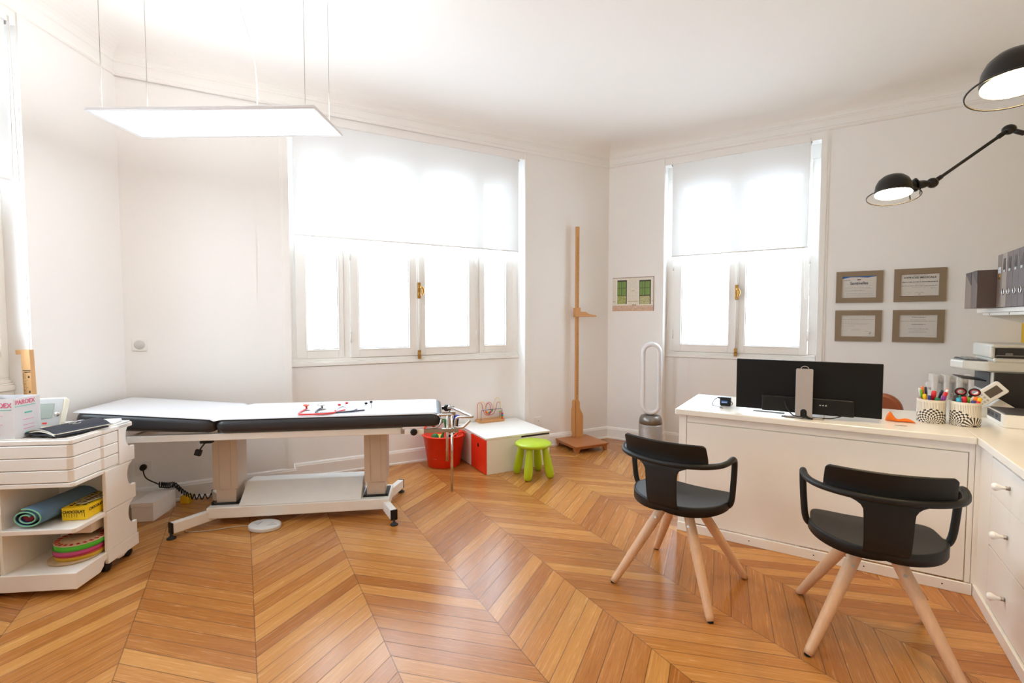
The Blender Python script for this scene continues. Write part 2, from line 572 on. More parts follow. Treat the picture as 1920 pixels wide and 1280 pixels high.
# flat architraves and thin panel mouldings beside the window bays
m = MB()
for x0, x1 in ((-3.345, -3.302), (-1.098, -1.05)):
    m.box(x0, x1, -.012, .0, .133, 3.06)
m.box(-3.36, -3.345, -.006, 0, .133, 3.06); m.box(-1.05, -1.035, -.006, 0, .133, 3.06)
m.box(-3.55, -3.542, -.004, 0, .133, 3.06)
m.obj('trim_2', TRIM, M=FB, kind='structure')
m = MB()
for x0, x1 in ((.578, .622), (2.02, 2.064)):
    m.box(x0, x1, -.012, .0, .133, 3.06)
m.box(.562, .578, -.006, 0, .133, 3.06); m.box(2.064, 2.082, -.006, 0, .133, 3.06)
m.obj('trim_3', TRIM, M=FR, kind='structure')
m = MB(); m.box(-.682, -.63, -.012, 0, .133, 3.06); m.box(-.63, -.615, -.006, 0, .133, 3.06); m.box(-2.05, -2.003, -.012, 0, .133, 3.06)
m.obj('trim_4', TRIM, M=FL, kind='structure')

# ------------------------------------------------------------------ windows
def hframe(m, x0, x1, z0, z1, px0, px1, pz0, pz1, y0, y1):
    m.box(x0, px0, y0, y1, z0, z1); m.box(px1, x1, y0, y1, z0, z1)
    m.box(px0, px1, y0, y1, z0, pz0); m.box(px0, px1, y0, y1, pz1, z1)
def window(name, F, bx0, bx1, d, panels, rodx=None):
    root = sroot(name, F)
    m = MB()
    yf = d + .022
    ztop, zbot = 2.99, 1.03
    # outer casing with openings where the panels sit
    xs = [bx0]
    for p in panels:
        m.box(xs[-1], p[1], yf, yf + .06, zbot, 2.86)
        xs.append(p[2])
    m.box(xs[-1], bx1, yf, yf + .06, zbot, 2.86)
    m.box(bx0, bx1, yf, yf + .06, 2.86, ztop)
    m.box(bx0, bx1, yf, yf + .06, .955, zbot)
    m.obj('window_frame', WINP, root, bevel=.003)
    m = MB()
    m.box(bx0 + .002, bx1 - .002, d - .012, d + .03, .958, .99); m.box(bx0 + .002, bx1 - .002, d - .004, d + .03, .99, 1.0)
    m.box(bx0 + .002, bx1 - .002, d + .008, d + .03, 1.0, 1.018)
    m.obj('window_sill', WINP, root, bevel=.004)
    for kind, x0, x1, p0, p1 in panels:
        y0 = d + (.0 if kind == 'sash' else .014)
        z0, z1 = 1.022 if kind == 'sash' else 1.024, 2.86
        m = MB(); hframe(m, x0 + .002, x1 - .002, z0, z1 - .004, p0, p1, 1.10, 2.75, y0, y0 + .05)
        fr = m.obj('casement' if kind == 'sash' else 'side_light', WINP, root, bevel=.003)
        m = MB(); hframe(m, p0 - .001, p1 + .001, 1.099, 2.751, p0 + .006, p1 - .006, 1.107, 2.743, y0 + .012, y0 + .04)
        m.obj('glazing_bead', GASK, fr)
        m = MB(); hframe(m, p0 - .012, p1 + .012, 1.088, 2.762, p0 - .001, p1 + .001, 1.099, 2.751, y0 - .003, y0 + .012)
        m.obj('inner_moulding', WINP, fr, bevel=.002)
        m = MB(); m.box(p0 + .003, p1 - .003, y0 + .026, y0 + .028, 1.103, 2.747)
        m.obj('glass_pane', GLASS, fr)
    # hinges
    for kind, x0, x1, p0, p1 in panels:
        if kind == 'sash':
            hx = x0 if (rodx is not None and x1 <= rodx + .02) else x1
            for hz in (1.2, 1.93, 2.6):
                m = MB(); m.cyl((hx, d - .006, hz - .045), (hx, d - .006, hz + .045), .0065, n=10)
                m.sphere((hx, d - .006, hz + .047), .007, n=10).sphere((hx, d - .006, hz), .0075, (1, 1, .5), n=10)
                m.obj('hinge', WINP, root)
    if rodx is not None:
        m = MB(); m.box(rodx - .022, rodx + .022, d - .008, d, 1.03, 2.85); m.obj('meeting_stile', WINP, root, bevel=.003)
        m = MB(); m.tube([(rodx, d - .02, 1.04), (rodx, d - .02, 2.84)], .0075, 10); m.obj('locking_rod', WINP, root)
        m = MB()
        m.box(rodx - .014, rodx + .014, d - .034, d - .008, 1.56, 1.71)
        m.sphere((rodx, d - .034, 1.60), .013, (1, .6, 1.3)).sphere((rodx, d - .034, 1.67), .013, (1, .6, 1.3))
        k = m.obj('handle_plate', BRASS, root, bevel=.004)
        m = MB()
        m.tube(cr([(rodx + .002, d - .035, 1.655), (rodx + .012, d - .06, 1.665), (rodx + .028, d - .062, 1.645), (rodx + .026, d - .06, 1.61), (rodx + .014, d - .055, 1.59)], 5), [.006 + .006 * math.sin(PI * i / 20) for i in range(21)], 10)
        m.obj('turning_knob', BRASS, k)
        m = MB(); m.box(rodx - .013, rodx + .013, d - .03, d - .005, .99, 1.07); m.sphere((rodx, d - .03, 1.035), .012, (1, .6, 1.5)); m.cyl((rodx - .022, d - .022, 1.012), (rodx + .022, d - .022, 1.012), .002, n=8)
        m.obj('lower_latch', BRASS, root, bevel=.003)
    return root
window('window_1', FB, -3.30, -1.10, .12, [('side', -3.255, -2.862, -3.168, -2.912), ('sash', -2.812, -2.187, -2.733, -2.276), ('sash', -2.187, -1.597, -2.12, -1.67), ('side', -1.548, -1.17, -1.49, -1.247)], -2.187)
window('window_2', FR, .625, 2.016, .10, [('sash', .70, 1.328, .785, 1.253), ('sash', 1.328, 1.95, 1.407, 1.881)], 1.328)
window('window_3', FL, -2.0, -.685, .095, [('sash', -1.93, -1.345, -1.85, -1.43), ('sash', -1.345, -.76, -1.26, -.84)], -1.345)
window('added_window', FL, -4.15, -2.85, .095, [('sash', -4.10, -3.50, -4.02, -3.58), ('sash', -3.50, -2.90, -3.42, -2.98)], -3.50)  # unseen window, added to throw more daylight on the desk side
m = MB(); m.box(-.80, -.785, .06, .09, 1.17, 1.235); m.box(-.802, -.784, .055, .09, 1.21, 1.26)
tag(m.obj('window_sensor', SOCK, M=FL, bevel=.003), 'small white latch box on the left window frame', 'latch')

def blind(F, x0, x1, y, zb, chx, chz, label):
    t = thing('roller_blind', label, 'blind', F @ T3((x0 + x1) / 2, y, 3.0), 'roller blinds half lowered over the windows')
    hw = (x1 - x0) / 2
    m = MB(); m.grid(lambda u, v: (-hw + 2 * hw * u, -.02 - .0 * v, (zb - 3.0) * v + .0), 12, 12); m.obj('fabric', BLIND, t)
    m = MB(); m.tube([(-hw - .004, -.0, .002), (hw + .004, -.0, .002)], .021, 16); m.obj('roller_tube', WINP, t)
    m = MB(); m.tube([(-hw, -.02, zb - 3.0), (hw, -.02, zb - 3.0)], .007, 10); m.obj('bottom_bar', WINP, t)
    for s in (-1, 1):
        m = MB(); m.box(s * hw + (.004 if s > 0 else -.009), s * hw + (.009 if s > 0 else -.004), -.025, .03, -.03, .035); m.cyl((s * (hw + .004), 0, .002), (s * (hw + .014), 0, .002), .024, n=16); m.obj('bracket', SILV, t, bevel=.002)
    if chx is not None:
        cx = chx
        m = MB(); m.tube(cr([(cx - .0, -.03, .02), (cx - .004, -.03, (chz - 3) * .5), (cx - .012, -.03, (chz - 3) * .93), (cx + .006, -.034, chz - 3), (cx + .024, -.038, (chz - 3) * .93), (cx + .012, -.038, (chz - 3) * .5), (cx + .004, -.034, .02)], 8), .0022, 6)
        m.obj('pull_chain', WINP, t)
    return t
blind(FB, -3.262, -1.155, .045, 2.06, None, 0, 'wide white roller blind half lowered over the four-pane back window')
blind(FR, .70, 1.932, .03, 2.03, .612, 1.55, 'white roller blind half lowered over the two-pane window by the desk')
blind(FL, -1.95, -.735, .03, 2.13, .617, 1.78, 'white roller blind at the far left edge, with a long hanging chain loop')

blind(FL, -4.12, -2.88, .03, 2.13, None, 0, 'white roller blind added out of view to cut daylight from the added left window')  # unseen blind, added to hold back light from the extra window

# sampling guides for daylight through the window openings
def portal(F, x0, x1, z0, z1, y):
    ld = bpy.data.lights.new('daylight_portal', 'AREA'); ld.shape = 'RECTANGLE'; ld.size = x1 - x0; ld.size_y = z1 - z0
    ld.cycles.is_portal = True
    o = bpy.data.objects.new('daylight_portal', ld); COL.objects.link(o)
    o.matrix_world = F @ T3((x0 + x1) / 2, y, (z0 + z1) / 2) @ Matrix.Rotation(R(-90), 4, 'X')
portal(FB, -3.3, -1.1, .955, 2.99, .36)
portal(FR, .625, 2.016, .955, 2.99, .36)
portal(FL, -2.0, -.685, .955, 2.99, .36)
portal(FL, -4.15, -2.85, .955, 2.99, .36)

# ------------------------------------------------------------------ wall sockets
def socket(name, F, x, z, w, h, label, kind, cat='socket'):
    t = thing(name, label, cat, F @ T3(x, 0, z))
    m = MB(); m.prism(rrect(-w / 2, w / 2, -h / 2, h / 2, .008), 0, .010, Matrix.Rotation(R(90), 4, 'X')); m.obj('cover_plate', SOCK, t, bevel=.002)
    if kind == 'blank':
        m = MB(); m.lathe([(0, .014), (.030, .014), (.033, .0105), (.033, .008)], Matrix.Rotation(R(90), 4, 'X'), 28); m.obj('round_insert', mat('insert_grey', (208, 206, 203), .5), t)
    else:
        m = MB(); m.lathe([(0, .004), (.018, .004), (.020, .0115), (.024, .0125), (.026, .009)], Matrix.Rotation(R(90), 4, 'X'), 28); m.obj('socket_well', SOCK, t)
        m = MB()
        for a in (-.009, .009):
            m.cyl((a, -.006, -.003), (a, -.003, -.003), .0028, n=10)
        m.cyl((0, -.02, .009), (0, -.003, .009), .0024, n=8); m.obj('contacts', DGREY, t)
    return t
socket('wall_plate', FB, -4.301, 1.179, .088, .088, 'white wall plate with round blank insert above the exam table', 'blank', 'wall plate')
socket('power_socket', FB, -4.302, .275, .10, .10, 'white power socket low behind the exam table with a black plug in it', 'out')
socket('power_socket', FB, -.932, .28, .088, .10, 'white power socket on the wall between the storage box and the height gauge', 'out')

# ------------------------------------------------------------------ ceiling panel lamp
FP = frame((-1.578, 2.668, 2.42), 1.6)
t = thing('pendant_panel_lamp', 'flat white glowing panel lamp hung on thin wires over the exam table', 'lamp', FP)
hw, hd = .59, .183
m = MB()
def rimf(u, v):
    a = [(-hw, -hd), (hw, -hd), (hw, hd), (-hw, hd)]
    return None
m.sweep([(-hw, hd), (hw, hd), (hw, -hd), (-hw, -hd)], [(-.0, 0), (-.004, .006), (-.002, .016), (.006, .024), (.02, .028), (.03, .024), (.03, .006), (.012, .002), (.0, 0)], closed=True)
m.obj('rim', mat('lamp_rim', (225, 222, 222), 0.4), t)
m = MB(); m.box(-hw + .012, hw - .012, -hd + .012, hd - .012, .003, .008); m.obj('diffuser', emitter('panel_glow', (0.95, 0.98, 1.0), PANEL_DOWN), t)
m = MB(); m.box(-hw + .03, hw - .03, -hd + .03, hd - .03, .016, .022); m.obj('uplight_diffuser', emitter('panel_uplight', (0.95, 0.98, 1.0), PANEL_UP), t)
for sx in (-1, 1):
    for sy in (-1, 1):
        m = MB(); m.cyl((sx * (hw - .06), sy * (hd - .03), .02), (sx * (hw - .06), sy * (hd - .03), CEIL - 2.42), .0016, n=6)
        w_ = m.obj('suspension_wire', STEEL, t)
        m = MB(); m.cyl((sx * (hw - .06), sy * (hd - .03), CEIL - 2.42 - .03), (sx * (hw - .06), sy * (hd - .03), CEIL - 2.42 - .001), .007, n=10); m.obj('ceiling_anchor', STEEL, w_)
m = MB(); m.tube(cr([(.2, -.03, .02), (.215, -.03, .12), (.20, -.03, .35), (.13, -.03, .62), (.10, -.03, .849)], 8), .003, 6); m.obj('power_cord', SOCK, t)

# ------------------------------------------------------------------ treatment table
FT = frame((-.783, 3.136, 0), -8.7)
tb = thing('treatment_table', 'long padded examination table with black vinyl sides and white steel frame', 'examination table', FT)
def pad(x0, x1, zf, r=.028, y0=.0, y1=.60):
    # zf(x) -> (bottom, top); rounded section swept along x
    m = MB()
    nx = 30
    sec = []
    for cx, cz, a0 in ((1, 1, 0), (-1, 1, 90), (-1, -1, 180), (1, -1, 270)):
        for k in range(7):
            a = R(a0 + 90 * k / 6)
            sec.append((cx, cz, math.cos(a), math.sin(a)))
    def fn(u, v):
        x = x0 + (x1 - x0) * u
        e = min(u, 1 - u) * (x1 - x0)
        sh = math.sqrt(max(0, 1 - (1 - min(1, e / .055)) ** 2))
        zb, zt = zf(x)
        zc = (zb + zt) / 2; hz = (zt - zb) / 2 * (.30 + .70 * sh); hy = (y1 - y0) / 2 - .05 * (1 - sh)
        i = int(round(v * len(sec))) % len(sec)
        cx, cz, c, s = sec[i]
        rr = min(.036, hz * .93)
        return (x, (y0 + y1) / 2 + cx * (hy - rr) + c * rr * 1.0, zc + cz * (hz - rr) + s * rr)
    us = [0, .002, .008, .018, .03, .045] ; 
    m2 = MB()
    xs = []
    L_ = x1 - x0
    for q in (0, .003, .009, .018, .030, .044, .058):
        xs.append(q / L_)
    xs = xs + [xs[-1] + (1 - 2 * xs[-1]) * k / 20 for k in range(1, 20)] + [1 - q for q in reversed(xs)]
    rings = [[m2.b.verts.new(Vector(fn(u, j / len(sec)))) for j in range(len(sec))] for u in xs]
    for a, c in zip(rings, rings[1:]):
        for k in range(len(sec)):
            m2.face([a[k], a[(k + 1) % len(sec)], c[(k + 1) % len(sec)], c[k]], True)
    m2.face(rings[0][::-1], True); m2.face(rings[-1], True)
    return m2
zseat = lambda x: (.645, .738)
def zhead(x):
    t_ = (x + 1.09) / (-1.87 + 1.09)
    return (.648 + .045 * t_, .740 + .068 * t_)
o = pad(-1.09, .315, zseat).obj('seat_cushion', VINYL, tb)
o = pad(-1.87, -1.085, zhead).obj('head_cushion', VINYL, tb)
m = MB()
m.box(-1.60, .05, .028, .07, .600, .643); m.box(-1.60, .05, .53, .572, .600, .643)
m.box(-1.60, -1.56, .07, .53, .605, .64); m.box(.01, .05, .07, .53, .605, .64); m.box(-1.10, -1.04, .07, .53, .605, .64)
m.obj('top_frame', TBLW, tb, bevel=.004)
m = MB()
Mx = T3(-1.09, .30, .645) @ Matrix.Rotation(R(3.2), 4, 'Y')
m.box(-.62, 0, -.25, -.21, -.0, .02, Mx); m.box(-.62, 0, .21, .25, -.0, .02, Mx); m.box(-.62, -.58, -.21, .21, 0, .02, Mx)
m.obj('head_frame', TBLW, tb, bevel=.003)
for cx in (-1.12, -.142):
    m = MB()
    m.box(cx - .076, cx + .076, .215, .385, .225, .60); 
    for q in (-.036, .036):
        m.box(cx + q - .002, cx + q + .002, .212, .216, .23, .598)
    c_ = m.obj('lifting_column', ALU, tb, bevel=.006)
    m = MB(); m.box(cx - .062, cx + .062, .225, .375, .13, .225); m.obj('inner_column', ALU, c_, bevel=.004)
    m = MB(); m.box(cx - .085, cx + .085, .20, .40, .124, .132)
    for sx in (-1, 1):
        m.cyl((cx + sx * .074, .209, .13), (cx + sx * .074, .209, .14), .006, n=8)
    m.obj('mounting_plate', BLACK, c_, bevel=.001)
m = MB(); m.box(-1.215, -.045, .15, .45, .050, .124); m.obj('base_beam', TBLW, tb, bevel=.006)
m = MB(); m.prism([(.155, .125), (.44, .125), (.44, .236), (.315, .242)], -1.02, -.235, Matrix(((0, 0, 1, 0), (1, 0, 0, 0), (0, 1, 0, 0), (0, 0, 0, 1))))
m.obj('motor_cover', TBLW, tb, bevel=.006)
for (fx, fy, bx, by) in ((-1.35, -.0, -1.19, .20), (-1.35, .60, -1.19, .40), (.0, .0, -.07, .18), (.0, .62, -.07, .42)):
    m = MB()
    d = Vector((fx - bx, fy - by, 0)); L_ = d.length; az = math.atan2(d.x, d.y)
    M_ = T3(bx, by, 0) @ Matrix.Rotation(-az, 4, 'Z')
    m.box(-.022, .022, -.03, L_ - .004, .034, .100, M_)
    lg = m.obj('leg', TBLW, tb, bevel=.004)
    m = MB(); m.box(-.023, .023, L_ - .004, L_ + .006, .033, .102, M_); m.obj('end_cap', BLACK, lg, bevel=.002)
    m = MB(); m.lathe([(0, 0), (.026, 0), (.026, .006), (.012, .016), (.008, .02), (.008, .04), (0, .04)], T3(fx, fy, 0) @ Matrix(), 20); m.obj('rubber_foot', RUBBER, lg)
# lever under the head end
m = MB(); m.box(-1.20, -1.13, .06, .10, .575, .60); m.tube([(-1.17, .07, .58), (-1.185, .05, .555), (-1.195, .045, .535)], .005, 8)
m.box(-.03, .03, -.012, .012, -.045, 0, T3(-1.197, .045, .54) @ Matrix.Rotation(R(18), 4, 'Y') @ Matrix.Diagonal((.6, 1, .8, 1)))
m.obj('release_lever', BLACK, tb, bevel=.003)
# stirrup holders at the foot end
for sy, yy, zz in ((0, .012, 0), (1, .588, 0)):
    m = MB(); m.box(.052, .425, yy - .010, yy + .010, .607, .632)
    m.box(.404, .43, yy - .012, yy + .012, .604, .635)
    hb = m.obj('holder_bar', STEEL, tb, bevel=.002)
    m = MB(); m.box(.075, .20, yy - .018, yy - .0105, .602, .636) if not sy else m.box(.075, .20, yy + .0105, yy + .018, .602, .636)
    m.obj('clamp', TBLW, hb, bevel=.002)
    m = MB()
    s_ = -1 if not sy else 1
    m.lathe([(0, .0), (.02, .0), (.024, .004), (.024, .014), (.018, .02), (0, .02)], T3(.135, yy + s_ * .018, .62) @ Matrix.Rotation(R(-90 * s_), 4, 'X'), 8, smooth=False)
    m.cyl((.135, yy + s_ * .012, .62), (.135, yy + s_ * .02, .62), .01, n=12)
    m.obj('clamp_knob', BLACK, hb, bevel=.003)
m = MB()
m.tube([(.382, .012, .20), (.386, .012, .72)], .0085, 12)
m.tube([(.352, .012, .41), (.356, .012, .72)], .0085, 12)
m.tube(cr([(.29, .012, .722), (.34, .012, .722), (.385, .012, .720), (.388, .012, .70)], 5), .008, 12)
m.tube(cr([(.25, .012, .64), (.28, .012, .64), (.305, .012, .66), (.315, .02, .70)], 5), .007, 10)
m.obj('near_support_rod', CHROME, tb)
m = MB()
m.tube(cr([(.405, .03, .632), (.408, .03, .66), (.412, .03, .688), (.43, .03, .70), (.47, .02, .702), (.525, .02, .702)], 6), .008, 12)
m.tube(cr([(.51, .02, .680), (.48, .02, .65), (.455, .02, .632), (.42, .02, .632), (.40, .02, .64)], 6), .008, 12)
m.obj('near_stirrup', CHROME, tb)
m = MB()
m.tube(cr([(.37, .45, .69), (.40, .35, .705), (.46, .16, .71), (.525, .02, .702)], 4), .009, 12)
m.tube([(.30, .588, .67), (.41, .588, .672)], .008, 12); m.tube([(.385, .588, .46), (.385, .588, .69)], .008, 12)
m.tube([(.385, .588, .685), (.37, .45, .69)], .008, 12)
m.obj('far_stirrup', CHROME, tb)
m = MB(); m.lathe([(0, -.02), (.022, -.02), (.026, -.01), (.026, .012), (.02, .02), (0, .02)], T3(.36, .585, .665) @ Matrix.Rotation(R(90), 4, 'X'), 10); m.box(.30, .42, .575, .60, .655, .675); m.obj('far_clamp_knob', BLACK, tb)

# paper cover laid over the pads
def papery(u, v):
    x = -1.868 + (.318 + 1.868) * u
    zt = zhead(min(x, -1.085))[1] if x < -1.085 else .738
    # shallow dip where the two pads meet
    q = abs(x + 1.0875)
    zt -= .012 * max(0, 1 - q / .035) ** 1.5
    zz = zt + .003
    if x > .25:
        a = min(1, (x - .25) / .068); zz = .7405 - .045 * (1 - math.sqrt(max(0, 1 - a * a)))
    y = .006 + .555 * v
    edge = max(0, .028 - y) / .028
    zz -= .012 * edge ** 2
    ed2 = 0
    return (x, y - .0, zz)
m = MB(); m.grid(papery, 90, 14)
# hanging end at the foot
m.grid(lambda u, v: (.318 + .004 * math.sin(PI * u) - .002 * u, .012 + .005 * u + .545 * v, .6955 - .045 * u), 6, 14)
o = m.obj('exam_paper_cover', PAPER, M=FT, solid=.0012)
tag(o, 'long white paper cover lying over the examination table', 'paper cover')

# stethoscopes
ZT = .7435
def steth(label, chest, tube_pts, fork1, fork2, m1, m2, tips, cm, tm, tipm, discr, grp='stethoscopes lying on the paper cover'):
    c = Vector((chest[0], chest[1], ZT))
    t = thing('stethoscope', label, 'stethoscope', FT @ Matrix.Translation(c), grp)
    def L_(pts, h=.006):
        return [Vector((p[0], p[1], ZT + (p[2] if len(p) > 2 else h))) - c for p in pts]
    m = MB(); m.tube(cr(L_(tube_pts), 6), .0058, 10); m.tube(cr(L_(fork1), 6), .0055, 10); m.tube(cr(L_(fork2), 6), .0055, 10); m.obj('tubing', tm, t)
    m = MB(); m.lathe([(0, .034), (discr * .8, .036), (discr, .034), (discr, .029), (discr * .5, .024), (.007, .02), (.006, .0), (0, 0)], T3(0, 0, 0) @ Matrix.Rotation(R(6), 4, 'X'), 24); cp = m.obj('chest_piece', cm, t)
    m = MB(); m.lathe([(0, .0), (.016, .0), (.018, .004), (.006, .008), (0, .008)], T3(.012, -.02, 0), 20); m.obj('bell', CHROME, cp)
    m = MB(); m.tube(cr(L_(m1), 6), .0026, 8); m.tube(cr(L_(m2), 6), .0026, 8); m.obj('ear_tubes', CHROME, t)
    for q in tips:
        m = MB(); m.sphere(Vector((q[0], q[1], ZT + .012)) - c, .009, (1.3, 1, .9), 12); m.obj('ear_tip', tipm, t)
REDT = mat('red_tubing', (226, 66, 66), 0.4); DKT = mat('dark_tubing', (66, 68, 84), 0.4); ORD = mat('orange_disc', (232, 96, 60), 0.3)
steth('red stethoscope lying on the white examination table', (-.60, .24), [(-.599, .227), (-.607, .12), (-.596, .045), (-.565, -.0 + .03), (-.5, .03), (-.43, .035), (-.385, .06), (-.37, .09)],
      [(-.372, .09), (-.385, .12), (-.392, .15)], [(-.372, .09), (-.35, .13), (-.331, .157)], [(-.392, .15), (-.388, .25), (-.380, .32), (-.363, .395)], [(-.331, .157), (-.325, .2), (-.345, .25), (-.376, .304), (-.4, .326)], [(-.363, .398), (-.402, .33)], ORD, REDT, mat('red_tip', (226, 50, 60), .4), .020)
steth('dark grey stethoscope with silver chest piece on the white examination table', (-.500, .25), [(-.508, .23), (-.512, .15), (-.502, .078), (-.48, .05), (-.43, .055), (-.386, .07), (-.33, .075), (-.28, .09)],
      [(-.29, .085), (-.27, .12), (-.256, .165)], [(-.29, .085), (-.253, .104), (-.199, .129)], [(-.256, .165), (-.235, .24), (-.219, .37)], [(-.199, .129), (-.168, .19), (-.171, .26), (-.194, .418)], [(-.222, .365), (-.194, .42)], CHROME, DKT, BLACK, .030)

# foot pedal and its cable
FPd = frame((-1.617, 3.09, 0), 8)
t = thing('foot_pedal', 'oval light grey foot pedal lying on the floor in front of the table', 'foot pedal', FPd)
m = MB(); m.prism([(.105 * math.cos(a), .082 * math.sin(a)) for a in [2 * PI * k / 40 for k in range(40)]], 0, .028, smooth=False); m.obj('pedal_body', mat('pedal_grey', (205, 202, 198), .45), t, bevel=.008, seg=3)
m = MB()
for s in (-1, 1):
    m.prism([(s * .085, .0), (s * .035, .03), (s * .035, -.025)], .0285, .0315)
m.obj('arrow_button', GREYP, t)
m = MB(); m.tube(cr([(-.10, .01, .006), (-.2, -.02, .004), (-.33, -.10, .004), (-.43, -.135, .004), (-.48, -.12, .004)], 8), .003, 6); m.obj('cable', mat('grey_cable', (180, 165, 148), .5), t)

# ------------------------------------------------------------------ coiled power lead
pc = FB @ Vector((-4.302, -.03, .285))
t = thing('plug_lead', 'black coiled power lead plugged into the low socket behind the table', 'power lead', Matrix.Translation(pc))
m = MB(); m.tube([FB.to_3x3() @ Vector((0, .02, 0)), FB.to_3x3() @ Vector((0, -.012, 0))], [.022, .020], 16); m.obj('plug', BLACK, t)
base = [Vector(p) for p in ((-2.70, 3.42, .24), (-2.60, 3.40, .14))]
p0 = pc + FB.to_3x3() @ Vector((0, -.012, -.012))
path = cr([p0 - pc, Vector((-2.62, 3.40, .225)) - pc, Vector((-2.545, 3.425, .170)) - pc], 6)
ax = cr([Vector((-2.545, 3.425, .170)), Vector((-2.50, 3.44, .160)), Vector((-2.46, 3.46, .156)), Vector((-2.43, 3.50, .09)), Vector((-2.38, 3.54, .04)), Vector((-2.26, 3.60, .025)), Vector((-2.10, 3.66, .025)), Vector((-1.96, 3.66, .03))], 12)
N_ = 26 * 10
coil = []
for i in range(N_):
    u = i / (N_ - 1) * (len(ax) - 1)
    k = min(int(u), len(ax) - 2); c = ax[k].lerp(ax[k + 1], u - k); d = (ax[k + 1] - ax[k]).normalized()
    a = 2 * PI * i / 10; s1 = Vector((0, 0, 1)); s2 = d.cross(s1).normalized()
    coil.append(c + (s1 * math.cos(a) + s2 * math.sin(a)) * .019 - pc)
m = MB(); m.tube(path + coil, .0042, 6); m.obj('coiled_cable', RUBBER, t)

# white cartons on the floor behind the trolley
CART = mat('white_card', (226, 216, 206), 0.7)
FC = frame((-2.422, 3.192, 0), -7.6)
t = thing('carton', 'long low white cardboard box on the floor between trolley and table', 'box', FC)
m = MB(); m.box(-.135, 0, 0, .272, 0, .122); m.obj('box_body', CART, t, bevel=.002)
m = MB(); m.box(-.137, .002, -.002, .274, .112, .129); m.box(-.137, .002, -.003, -.001, .10, .129); m.obj('lid', CART, t, bevel=.001)
FC2 = frame((-2.57, 3.16, 0), -7.6)
t = thing('carton', 'low white cardboard box mostly hidden behind the trolley, touching the longer one', 'box', FC2)
m = MB(); m.box(-.135, 0, 0, .27, 0, .118); m.obj('box_body', CART, t, bevel=.002)
m = MB(); m.box(-.137, .002, -.002, .272, .108, .124); m.obj('lid', CART, t, bevel=.001)
m = MB(); m.box(-2.455, -2.395, 3.50, 3.555, 0, .055)
tag(m.obj('yellow_block', mat('yellow_card', (236, 190, 20), .5), bevel=.003), 'small yellow box on the floor behind the long white box', 'box')

# ------------------------------------------------------------------ red toy bucket
BX, BY = -.64, 4.475
t = thing('toy_bucket', 'red plastic bucket with handles, filled with toys, at the foot of the table', 'bucket', T3(BX, BY, 0))
m = MB(); m.lathe([(0, .0), (.140, .0), (.150, .008), (.192, .285), (.203, .287), (.205, .295), (.200, .30), (.188, .298), (.146, .02), (0, .016)], None, 44); m.obj('bucket_body', RED, t)
for s in (-1, 1):
    m = MB()
    Mh = Matrix.Rotation(R(-40 if s > 0 else 140), 4, 'Z')
    m.tube([Mh @ Vector(p) for p in cr([(.19, -.075, .286), (.207, -.06, .32), (.222, 0, .345), (.207, .06, .32), (.19, .075, .286)], 7)], .009, 10)
    m.obj('handle', RED, t)
m = MB(); a = R(-112); m.box(-.015, .015, -.001, .0008, -.014, .014, T3(.1595 * math.cos(a), .1595 * math.sin(a), .105) @ Matrix.Rotation(a + PI / 2, 4, 'Z') @ Matrix.Rotation(R(-8), 4, 'X'))
lb = m.obj('sticker', SOCK, t)
FBk = frame((BX, BY, 0), 0)
m = MB()
M_ = T3(.085, .0, .285) @ Matrix.Rotation(R(8), 4, 'Y')
m.box(-.035, .035, -.02, .02, -.1, .15, M_)
tt = m.obj('toy_box', BLACK, M=T3(BX, BY, 0), bevel=.003); tag(tt, 'black toy box with blue top sticking out of the red bucket', 'toy')
m = MB(); m.box(-.036, .036, -.021, .021, .15, .185, M_); m.obj('blue_lid', mat('toy_blue', (36, 70, 190), .35), tt)
m = MB(); m.box(-.036, -.02, -.0225, -.0205, .0, .12, M_); m.box(.0, .02, -.0225, -.0205, .02, .06, M_); m.obj('white_print', SOCK, tt)
GRN = mat('toy_green', (30, 120, 60), .4)
m = MB(); m.tube(cr([(-.02, -.02, .2), (-.01, -.02, .28), (.02, -.02, .36), (.018, -.02, .42), (-.012, -.02, .43), (-.02, -.02, .40)], 6), [.012 + .006 * math.sin(i * .5) for i in range(31)], 10)
m.sphere((-.02, -.02, .405), .016, (1, 1, .8)); o = m.obj('toy_snake', GRN, M=T3(BX, BY, 0)); tag(o, 'green toy figure poking up from the red bucket', 'toy')
m = MB(); m.sphere((-.075, -.05, .27), .036); o = m.obj('toy_ball', GRN, M=T3(BX, BY, 0)); tag(o, 'green ball at the top of the red bucket', 'toy')
for i, (x, y, c, l) in enumerate([(-.06, .07, (240, 210, 60), 'yellow toy block inside the red bucket'), (.0, -.10, (60, 60, 64), 'dark toy block at the front inside the red bucket'), (.07, .09, (235, 235, 235), 'white toy block inside the red bucket')]):
    m = MB(); m.box(-.04, .04, -.03, .03, -.03, .03, T3(x, y, .23) @ Matrix.Rotation(i * .7, 4, 'Z') @ Matrix.Rotation(.4, 4, 'X')); tag(m.obj('toy_block', mat('toy_%d' % i, c, .5), M=T3(BX, BY, 0), bevel=.004), l, 'toy')
m = MB(); m.lathe([(0, .02), (.15, .02), (.168, .16), (.14, .2), (0, .205)], None, 24); o = m.obj('toy_pile', mat('toy_pile', (120, 74, 60), .8, var=.6, scale=40), M=T3(BX, BY, 0)); o['kind'] = 'stuff'; tag(o, 'jumble of small toys deep inside the red bucket', 'toys')

